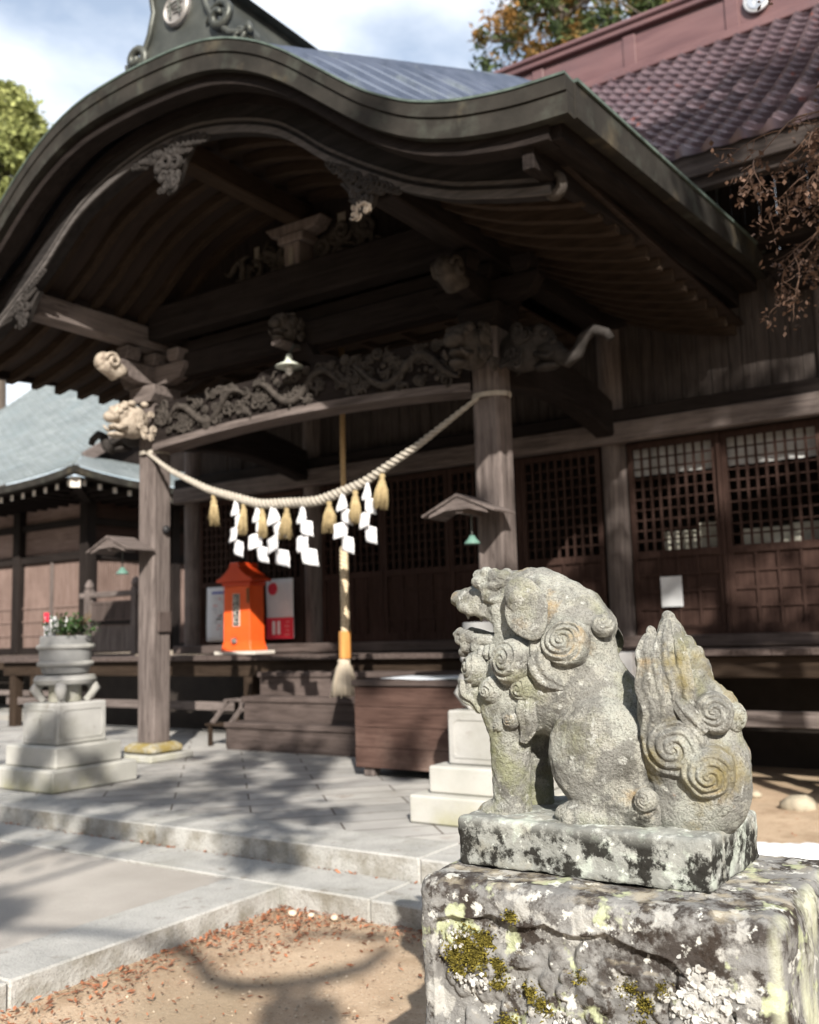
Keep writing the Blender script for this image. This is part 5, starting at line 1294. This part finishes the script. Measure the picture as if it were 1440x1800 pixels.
for p, r_ in ((((908, 372, -.098), (892, 440, -.112), (903, 520, -.124), (890, 600, -.128), (925, 700, -.126), (905, 800, -.118), (915, 860, -.10)), [.008, .019, .022, .021, .021, .017, .008]),
              (((938, 400, -.102), (930, 500, -.120), (952, 600, -.128), (968, 700, -.126), (940, 790, -.118)), [.008, .020, .021, .019, .008]),
              (((985, 310, -.070), (972, 400, -.098), (975, 500, -.114), (1005, 590, -.122), (1010, 680, -.120)), [.007, .018, .021, .019, .008]),
              (((1000, 345, -.060), (1025, 430, -.084), (1045, 540, -.102), (1065, 640, -.108), (1100, 720, -.106)), [.006, .018, .022, .020, .008]),
              (((1010, 640, -.118), (1060, 700, -.122), (1100, 745, -.116), (1150, 790, -.106)), [.008, .018, .018, .008]),
              (((1230, 1000, -.098), (1215, 1080, -.096), (1170, 1140, -.09)), [.015, .022, .012])):
    lock([V3(LW(*q)) for q in p], r_, name='tail_lock', mat=LS2, par=tail, ck=5, cor=.22)

# plinth and carved pedestal
def rbox(lo, hi, rad, res, disp, name, mat, par, faces='XxYyZ'):
    lo, hi = np.array(lo), np.array(hi); cen = (lo + hi) / 2; hs = (hi - lo) / 2; VV = []; FF = []; o = 0
    for f in faces:
        ax = 'xyz'.index(f.lower()); sg = 1 if f.isupper() else -1; u, v = [a for a in range(3) if a != ax]
        nu = int(2 * hs[u] / res[f]) + 2; nv = int(2 * hs[v] / res[f]) + 2
        U, V_ = np.meshgrid(np.linspace(-hs[u], hs[u], nu), np.linspace(-hs[v], hs[v], nv), indexing='ij')
        P = np.zeros((nu * nv, 3)); P[:, u] = U.ravel(); P[:, v] = V_.ravel(); P[:, ax] = sg * hs[ax]
        Q = np.clip(P, -(hs - rad), hs - rad); D = P - Q; L = np.linalg.norm(D, axis=1)[:, None]; Nn = D / np.maximum(L, 1e-9)
        P = cen + Q + Nn * rad
        P = P + Nn * disp(P, Nn)[:, None]
        VV.append(P); I = np.arange(nu * nv).reshape(nu, nv)
        q = np.stack([I[:-1, :-1], I[1:, :-1], I[1:, 1:], I[:-1, 1:]], -1).reshape(-1, 4) + o
        flip = (sg > 0) == (ax == 1)
        FF.append(q[:, ::-1] if flip else q); o += nu * nv
    r = par
    while r.parent: r = r.parent
    return link(name, npmesh(np.concatenate(VV) - np.array(r.location), np.concatenate(FF)), mat, par, smooth=True)
fr_ = lambda P, sc, oc=5: np.array([noise.fractal(Vector(p * sc), .9, 2.1, oc) for p in P])
PLS = M('stained_plinth_stone', (.20, .21, .20), (.31, .32, .30), rough=.95, scale=8, bump=.6, bscale=200, bdist=.005, spec=.15, layers=(
    dict(c=(.50, .56, .50), s=11, lo=.54, hi=.60, a=.6), dict(c=(.52, .54, .52), s=22, lo=.60, hi=.65, a=.7), dict(c=(.30, .28, .22), s=9, lo=.55, hi=.7, a=.6),
    dict(c=(.62, .66, .62), s=45, lo=.6, hi=.64, a=.6), dict(c=(.016, .015, .013), s=15, lo=.485, hi=.555, a=.97, z=(.12, .075), d=10, r=.72)))
pls = rbox((4.235, -4.452, PZ0), (4.845, -4.08, PZ1), .012, dict(X=.005, x=.008, Y=.012, y=.0042, Z=.006), lambda P, N: .0045 * fr_(P, 14) + .0016 * fr_(P, 70, 3), 'lion_plinth', PLS, LION)
PED = thing('lion_pedestal', 'tall stone pedestal with carved peony relief, moss and pale lichen under the lion', 'pedestal', (4.60, -4.28, -.24))
PX0, PX1, PY0, PY1 = 4.185, 5.005, -4.575, -3.98
def bell(d): return np.clip(1 - d, 0, None)
flow = []                                                            # relief carving: petals and leaves as overlapping ovals
rr = random.Random(5)
for cx, cz, n_, R_ in ((4.335, .425, 9, .075), (4.60, .40, 9, .085), (4.83, .395, 8, .07), (4.46, .24, 9, .08), (4.74, .21, 9, .085), (4.30, .17, 7, .06)):
    for ring_, (q, sc_) in enumerate(((1.0, 1.0), (.55, .75))):
        for k in range(n_ - 2 * ring_):
            a = 2 * PI * k / (n_ - 2 * ring_) + ring_ * .4 + rr.random() * .3; flow.append((cx + q * R_ * .75 * math.cos(a), cz + q * R_ * .75 * math.sin(a), R_ * .52 * sc_, R_ * .36 * sc_, a, .010 + .007 * ring_))
    flow.append((cx, cz, R_ * .35, R_ * .35, 0, .022))
for k in range(38): flow.append((rr.uniform(4.26, 4.90), rr.uniform(.0, .47), rr.uniform(.03, .055), rr.uniform(.012, .022), rr.random() * 3.14, rr.uniform(.007, .014)))
def relief(P):
    x, z = P[:, 0], P[:, 2]
    top = .535 - .016 * np.abs(np.sin((x - 4.25) * 2 * PI / .27)) - .10 * np.clip((x - 4.70) / .2, 0, 1) ** 1.6 - .03 * np.clip((4.29 - x) / .05, 0, 1)
    ins = np.minimum(np.minimum(top - z, x - 4.235), 4.915 - x)
    inner = np.clip(ins / .007, 0, 1)
    h = -.019 * inner; lip = np.exp(-(ins / .006) ** 2) * .004
    rel = np.zeros_like(x)
    for cx, cz, a_, b_, an, hh in flow:
        ca, sa = math.cos(an), math.sin(an); u = ((x - cx) * ca + (z - cz) * sa) / a_; v = (-(x - cx) * sa + (z - cz) * ca) / b_; d = u * u + v * v
        rel = np.maximum(rel, hh * np.clip((1 - d) * 1.8, 0, 1) ** .7 * (.75 + .35 * np.clip(u, -1, 1)) )
    return h + lip + 1.5 * rel * inner
def pdisp(P, N):
    d = .008 * fr_(P, 7) + .0022 * fr_(P, 60, 4)
    return d + np.where(N[:, 1] < -.9, relief(P), 0)
PDS = M('lichened_pedestal_stone', (.17, .17, .168), (.27, .27, .262), rough=.95, scale=8, bump=.7, bscale=190, bdist=.006, spec=.15, layers=(
    dict(c=(.035, .027, .023), s=9, lo=.47, hi=.57, a=.9, z=(.58, .70), d=10, r=.72), dict(c=(.035, .027, .022), s=10, lo=.535, hi=.58, a=.92, d=10, r=.72, o=4),
    dict(c=(.42, .42, .40), s=12, lo=.55, hi=.60, a=.8), dict(c=(.44, .48, .31), s=9.5, lo=.59, hi=.64, a=.88, o=2, d=4), dict(c=(.58, .59, .56), s=24, lo=.60, hi=.635, a=.9),
    dict(c=(.50, .52, .39), s=8, st=(1, 1, .35), lo=.44, hi=.56, a=.85, x=(.375, .40)), dict(c=(.45, .40, .30), s=14, lo=.5, hi=.65, a=.6, up=(.6, .95))))
pblk = rbox((PX0, PY0, -.24), (PX1, PY1, .598), .042, dict(X=.008, x=.014, Y=.02, y=.0036, Z=.008), pdisp, 'carved_block', PDS, PED)
def on_relief(x, z):
    P = np.array([[x, PY0, z]]); return PY0 - float(relief(P)[0])
# moss cushions on the relief
V = []; F = []
def tuft(c, n, s_):
    for _ in range(n):
        a = rr.random() * 6.28; q = rr.gauss(0, s_); x = c[0] + q * math.cos(a); z = c[1] + q * math.sin(a) * .8; y = on_relief(x, z)
        L = rr.uniform(.005, .011); d = Vector((rr.gauss(0, .5), -1, rr.gauss(.25, .5))).normalized(); sd = d.cross(Vector((rr.random(), rr.random(), rr.random() + .1))).normalized() * rr.uniform(.0018, .0034); c0 = Vector((x, y + .002, z)); o = len(V)
        for p in (c0 - sd, c0 + sd, c0 + d * L + sd * .3, c0 + d * L - sd * .3): V.append(tuple(p - Vector(PED.location)))
        F.append((o, o + 1, o + 2, o + 3))
for c, n, s_ in (((4.315, .47), 900, .022), ((4.345, .44), 900, .02), ((4.29, .435), 700, .018), ((4.365, .475), 700, .013), ((4.30, .405), 400, .013), ((4.40, .43), 320, .012), ((4.40, .39), 300, .011), ((4.475, .388), 420, .014), ((4.50, .365), 380, .014), ((4.44, .535), 320, .0085), ((4.60, .435), 220, .012), ((4.70, .43), 320, .017), ((4.73, .40), 260, .014), ((4.77, .445), 220, .012), ((4.72, .36), 200, .014), ((4.42, .31), 300, .02), ((4.80, .33), 220, .016)): tuft(c, n, s_)
link('moss', npmesh(V, F), M('olive_moss', (.09, .075, .012), (.21, .175, .03), rough=.95, scale=60, bump=0, island=.5), PED)
# crusty white lichen rosette
CRUST = M('white_crust_lichen', (.36, .36, .345), (.50, .50, .48), rough=.95, scale=40, bump=.3, bscale=150, island=.18)
def flakes(cx, cz, n, sx_, sz_, L_=(.005, .012)):
    V = []; F = []
    for _ in range(n):
        x = cx + rr.gauss(0, sx_); z = cz + rr.gauss(0, sz_); y = on_relief(x, z) - rr.uniform(.0, .006); L = rr.uniform(*L_); m = 7; o = len(V); tl = Vector((rr.gauss(0, .35), -1, rr.gauss(.1, .35))).normalized(); A = tl.cross(Vector((0, 0, 1))).normalized(); B = A.cross(tl)
        V.append(tuple(Vector((x, y - L * .15, z)) - Vector(PED.location)))
        for k in range(m):
            a = k * 6.283 / m; q = L * rr.uniform(.6, 1.15); V.append(tuple(Vector((x, y, z)) + A * q * math.cos(a) + B * q * math.sin(a) - Vector(PED.location)))
        for k in range(m): F.append((o, o + 1 + k, o + 1 + (k + 1) % m))
    link('crusty_lichen', npmesh(V, F), CRUST, PED)
flakes(4.85, .43, 520, .026, .026, (.004, .010)); flakes(4.335, .385, 60, .03, .01, (.003, .007)); flakes(4.55, .33, 70, .02, .02, (.003, .007)); flakes(4.30, .475, 40, .014, .01, (.003, .006))

# ------------------------------------------------------------------ trees
def leaves(cen, rad, n, size, asp=.5, droop=0.0, rngn=nrg):
    """n leaf-sized quads spread through clumps: cen (k,3), rad (k,)"""
    k = len(cen); i = rngn.integers(0, k, n)
    p = rngn.normal(0, .5, (n, 3)) * rad[i][:, None] + cen[i]
    d = rngn.normal(0, 1, (n, 3)); d[:, 2] -= droop; d /= np.linalg.norm(d, axis=1)[:, None]
    e = rngn.normal(0, 1, (n, 3)); e -= d * (d * e).sum(1)[:, None]; e /= np.linalg.norm(e, axis=1)[:, None]
    L = size * rngn.uniform(.55, 1.4, n)[:, None]
    V = np.stack([p - d * L, p + e * L * asp, p + d * L, p - e * L * asp], 1).reshape(-1, 3)
    return V, np.arange(n * 4).reshape(n, 4)
def limbs(b, base, ends, r0, seed=0):
    r = random.Random(seed)
    for e in ends:
        a = Vector(base); c = Vector(e); m = (a + c) / 2 + Vector((r.gauss(0, .2), r.gauss(0, .2), r.uniform(.0, .5)))
        b.tube([a, (a + m) / 2 + Vector((0, 0, .08)), m, (m + c) / 2, c], [r0, r0 * .8, r0 * .6, r0 * .4, r0 * .15], 6)
BARK = M('grey_brown_bark', (.07, .055, .045), (.14, .115, .095), scale=5, stretch=(6, 6, 1), bump=.8, bscale=12)
CED = M('cedar_needles', (.028, .05, .016), (.07, .095, .03), rough=.75, scale=1.4, bump=0, island=.5, trans=.2, layers=(dict(c=(.27, .135, .035), s=.9, lo=.48, hi=.57, a=.85),))
YEL = M('yellow_green_foliage', (.15, .18, .055), (.33, .345, .13), rough=.75, scale=.8, bump=0, island=.45, trans=.25)
DRK = M('dark_evergreen_leaf', (.018, .032, .012), (.04, .06, .02), rough=.6, scale=1.5, bump=0, island=.4, trans=.1)
def tree(name, label, loc, top, z0, rad, mat, nclump, nleaf, size, seed, shape=.9, bare=0, asp=.5, droop=.3):
    r = random.Random(seed); T = thing(name, label, 'tree', loc, None); b = MB()
    b.tube([(0, 0, -.3), (.1, .05, top * .3), (0, .1, top * .65), (.05, 0, top * .97)], [top * .02 + .08, top * .017, top * .011, .03], 10)
    cen = []; rd = []
    for _ in range(nclump):
        t = r.random() ** .8; z = z0 + (top - z0) * t; R_ = rad * (1 - t) ** shape * (.55 + .45 * min(1, t * 5)) + .25; a = r.random() * 6.28; q = R_ * r.random() ** .45
        cen.append((q * math.cos(a), q * math.sin(a), z - q * .12)); rd.append(r.uniform(.25, .6) * (.5 + .5 * R_ / rad))
        if r.random() < .5: b.tube([(0, 0, z - q * .25), (q * .5 * math.cos(a), q * .5 * math.sin(a), z - q * .1), cen[-1]], [.05, .035, .012], 5)
    for _ in range(bare):
        z = z0 + (top - z0) * r.uniform(.1, .8); a = r.random() * 6.28; q = rad * r.uniform(.7, 1.0); pts = [(q * t * math.cos(a + .4 * t * t), q * t * math.sin(a + .4 * t * t), z + .5 * math.sin(t * 4) - .4 * t) for t in np.linspace(0, 1, 7)]
        b.tube(pts, list(np.linspace(.06, .012, 7)), 5)
    b.build('trunk', BARK, T, smooth=True, local=True)
    V, F = leaves(np.array(cen), np.array(rd), nleaf, size, asp, droop); link('crown', npmesh(V, F), mat, T)
    return T
tree('cedar_tree', 'tall green and rust brown cedar behind the tiled roof ridge, left of the smaller one', (-4.9, 17.5, 0), 24, 10, 3.7, CED, 300, 26000, .13, 3, .55, 40, .3)
tree('cedar_tree', 'smaller rusty cedar top showing just above the tiled ridge', (-2.5, 19.5, 0), 20.6, 10, 2.9, CED, 110, 10000, .13, 5, .7, 8, .4)
tree('broadleaf_tree', 'yellow green tree at the left edge behind the porch roof', (-26.0, 13.5, 0), 22.0, 12.5, 3.7, YEL, 260, 60000, .12, 8, .5, 0, .5, .2)
# shade trees out towards the sun: their crowns dapple the paving, path and wall
def sunpt(q, w, a):
    h = SUN_AZ * a + PERP * q; z = (w + a * math.sin(SUN_EL)) / math.cos(SUN_EL); return (h.x, h.y, z)
def sunw(p):
    p = Vector(p); return p.dot(PERP), p.z * math.cos(SUN_EL) - p.dot(SUN_AZ) * math.sin(SUN_EL)
def shade_tree(label, q0, a0, clumps, seed, size=.07, per=150, arcs=()):
    base = SUN_AZ * a0 + PERP * q0; T = thing('shade_tree', label, 'tree', (base.x, base.y, -.25)); b = MB(); r = random.Random(seed)
    b.tube([(0, 0, 0), (.1, 0, 3), (.05, .1, 6.5), (0, 0, 10)], [.3, .24, .17, .05], 10)
    cen = np.array([sunpt(*c[:3]) for c in clumps]) - np.array(T.location); rd = np.array([c[3] for c in clumps])
    for c in cen[::9]: b.tube([(0, 0, max(2, c[2] * .55)), tuple(c * .5 + np.array([0, 0, c[2] * .3])), tuple(c)], [.05, .025, .008], 5)
    for pts, rr_ in arcs: b.tube([tuple(np.array(sunpt(*p)) - np.array(T.location)) for p in pts], rr_, 6)
    b.build('trunk', BARK, T, smooth=True, local=True)
    V, F = leaves(cen, rd, per * len(clumps), size); link('crown', npmesh(V, F), YEL, T)
r_ = random.Random(21); C1 = []
while len(C1) < 125:
    q, w = r_.uniform(-5.4, .35), r_.uniform(-2.9, .7)
    if q > -.5 and w < -1.7: continue
    C1.append((q, w, r_.uniform(11, 15), r_.choice((.07, .1, .14, .2, .28))))
for _ in range(16): C1.append((r_.uniform(-.6, 2.2), r_.uniform(-.6, .6), r_.uniform(12.5, 16), r_.uniform(.10, .26)))
for _ in range(12): C1.append((r_.uniform(-5, 2.0), r_.uniform(.8, 2.4), r_.uniform(14, 17), r_.uniform(.1, .22)))
arc = [([(-.60, -2.2, 12), (-.47, -2.36, 12), (-.39, -2.48, 12), (-.27, -2.54, 12), (-.11, -2.55, 12), (.05, -2.53, 12), (.24, -2.47, 12), (.36, -2.36, 12)], [.03, .04, .045, .045, .045, .045, .04, .03]), ([(-.08, -2.24, 12), (.08, -2.21, 12), (.26, -2.27, 12), (.38, -2.26, 12)], [.015, .02, .025, .025]), ([(-1.4, -2.1, 13), (-.9, -2.2, 13), (-.5, -2.3, 13)], [.03, .03, .02])]
for dq, dw in ((-.03, -2.72), (-.07, -2.70), (.02, -2.74), (-.02, -2.76)):  # leaf clump added to cast a round blob of shade on the soil
    for _ in range(3): C1.append((dq, dw, 12, .055))
shade_tree('leafy tree behind the viewer that dapples the paving', -3.2, 14.5, C1, 1, arcs=arc)
C2 = []
for _ in range(170):
    q = r_.uniform(2.7, 8); w = r_.uniform(.5, 6.4)
    if w > 5.2 and q < 4.0: continue
    C2.append((q, w, r_.uniform(11, 15), r_.uniform(.16, .42)))
shade_tree('leafy tree right of the viewer that shades the tiled roof', 5.6, 13, C2, 2, .08, 170)
# wood added unseen behind the viewer and to the sides to cut sky light
cen = []; rd = []
for _ in range(900):
    a = r_.uniform(-PI, PI); d = Vector((math.cos(a), math.sin(a), 0))
    if d.y > .62: continue
    sa = abs(math.atan2(d.cross(SUN_AZ).z, d.dot(SUN_AZ)))
    hz = r_.uniform(0, 17)
    if sa < .5 and hz > 3.2: continue
    if d.x < -.75 and d.y > -.25: continue
    q = r_.uniform(21, 27); cen.append((d.x * q + 2, d.y * q - 2, hz)); rd.append(r_.uniform(1.2, 2.4))
V, F = leaves(np.array(cen), np.array(rd), 42000, .42, .55)
o = kind(link('woodland', npmesh(V, F), DRK), 'stuff'); o['label'] = 'dark evergreen woodland added unseen around the shrine grounds to dim the sky light'
# bare maple whose twigs hang into the upper right corner
MT = thing('maple_tree', 'bare maple with dry brown seed clusters hanging into the upper right corner', 'tree', (6.9, -2.0, -.22))
b = MB(); b.tube([(0, 0, 0), (.05, .05, 1.5), (-.1, .0, 3.0), (-.3, .1, 4.6), (-.4, .1, 5.8)], [.13, .11, .09, .06, .02], 9); b.build('trunk', BARK, MT, smooth=True, local=True)
TW_ = M('thin_brown_twig', (.06, .034, .024), (.13, .08, .055), scale=20, bump=0); DRY = M('dried_seed_cluster', (.05, .028, .02), (.17, .105, .075), rough=.8, scale=20, bump=0, island=.5, trans=.2)
b = MB(); V = []; F = []; r3 = random.Random(14)
def twig(p, d, L, r, depth):
    p = Vector(p); d = Vector(d).normalized(); pts = [p]; n = 6
    for k in range(n):
        d = (d + Vector((r3.gauss(0, .16), r3.gauss(0, .16), r3.gauss(-.03, .12)))).normalized(); p = p + d * L / n; pts.append(p)
        if depth and k >= 1 and r3.random() < .9: twig(p, d + Vector((r3.gauss(0, .6), r3.gauss(0, .6), r3.gauss(-.25, .5))), L * r3.uniform(.35, .6), r * .6, depth - 1)
    b.tube(pts, [r * (1 - .7 * k / n) for k in range(n + 1)], 5)
    if depth <= 1:
        for q in range(r3.randrange(6, 14)):
            c = pts[-1] + Vector((r3.gauss(0, .02), r3.gauss(0, .02), r3.gauss(-.015, .02))); leafq(V, F, c, Vector((r3.gauss(0, .6), r3.gauss(0, .6), r3.gauss(-.5, .5))), r3.uniform(.016, .036), r3.uniform(.005, .011))
O = Vector(MT.location)
for (p0, p1, L) in (((5.45, -2.15, 3.2), (4.5, -2.3, 2.95), 1.0), ((5.4, -2.2, 3.45), (4.62, -2.3, 3.1), .95), ((5.35, -2.1, 2.95), (4.65, -2.3, 2.65), .8), ((5.4, -2.2, 3.9), (4.7, -2.2, 3.45), .85), ((5.5, -2.0, 3.3), (4.75, -2.0, 2.9), .9), ((5.3, -2.3, 3.1), (4.72, -2.35, 2.85), .75), ((5.45, -1.9, 3.15), (4.8, -2.0, 2.85), .8), ((5.45, -2.2, 4.3), (4.75, -2.25, 3.85), .8)):
    p0 = Vector(p0) + Vector((.12, 0, .32)); p1 = Vector(p1) + Vector((.16, 0, .30)); twig(p0 - O, p1 - p0, L * .9, .009, 3 if p1.z < 3.3 else 2)
    b.tube([Vector((-.1, .02, p0.z + .3)), (Vector((-.1, .02, p0.z + .4)) + (p0 - O)) / 2 + Vector((0, 0, .12)), p0 - O], [.03, .018, .0075], 6)
b.build('twigs', TW_, MT, smooth=True, local=True)
link('seed_clusters', npmesh(V, F), DRY, MT)
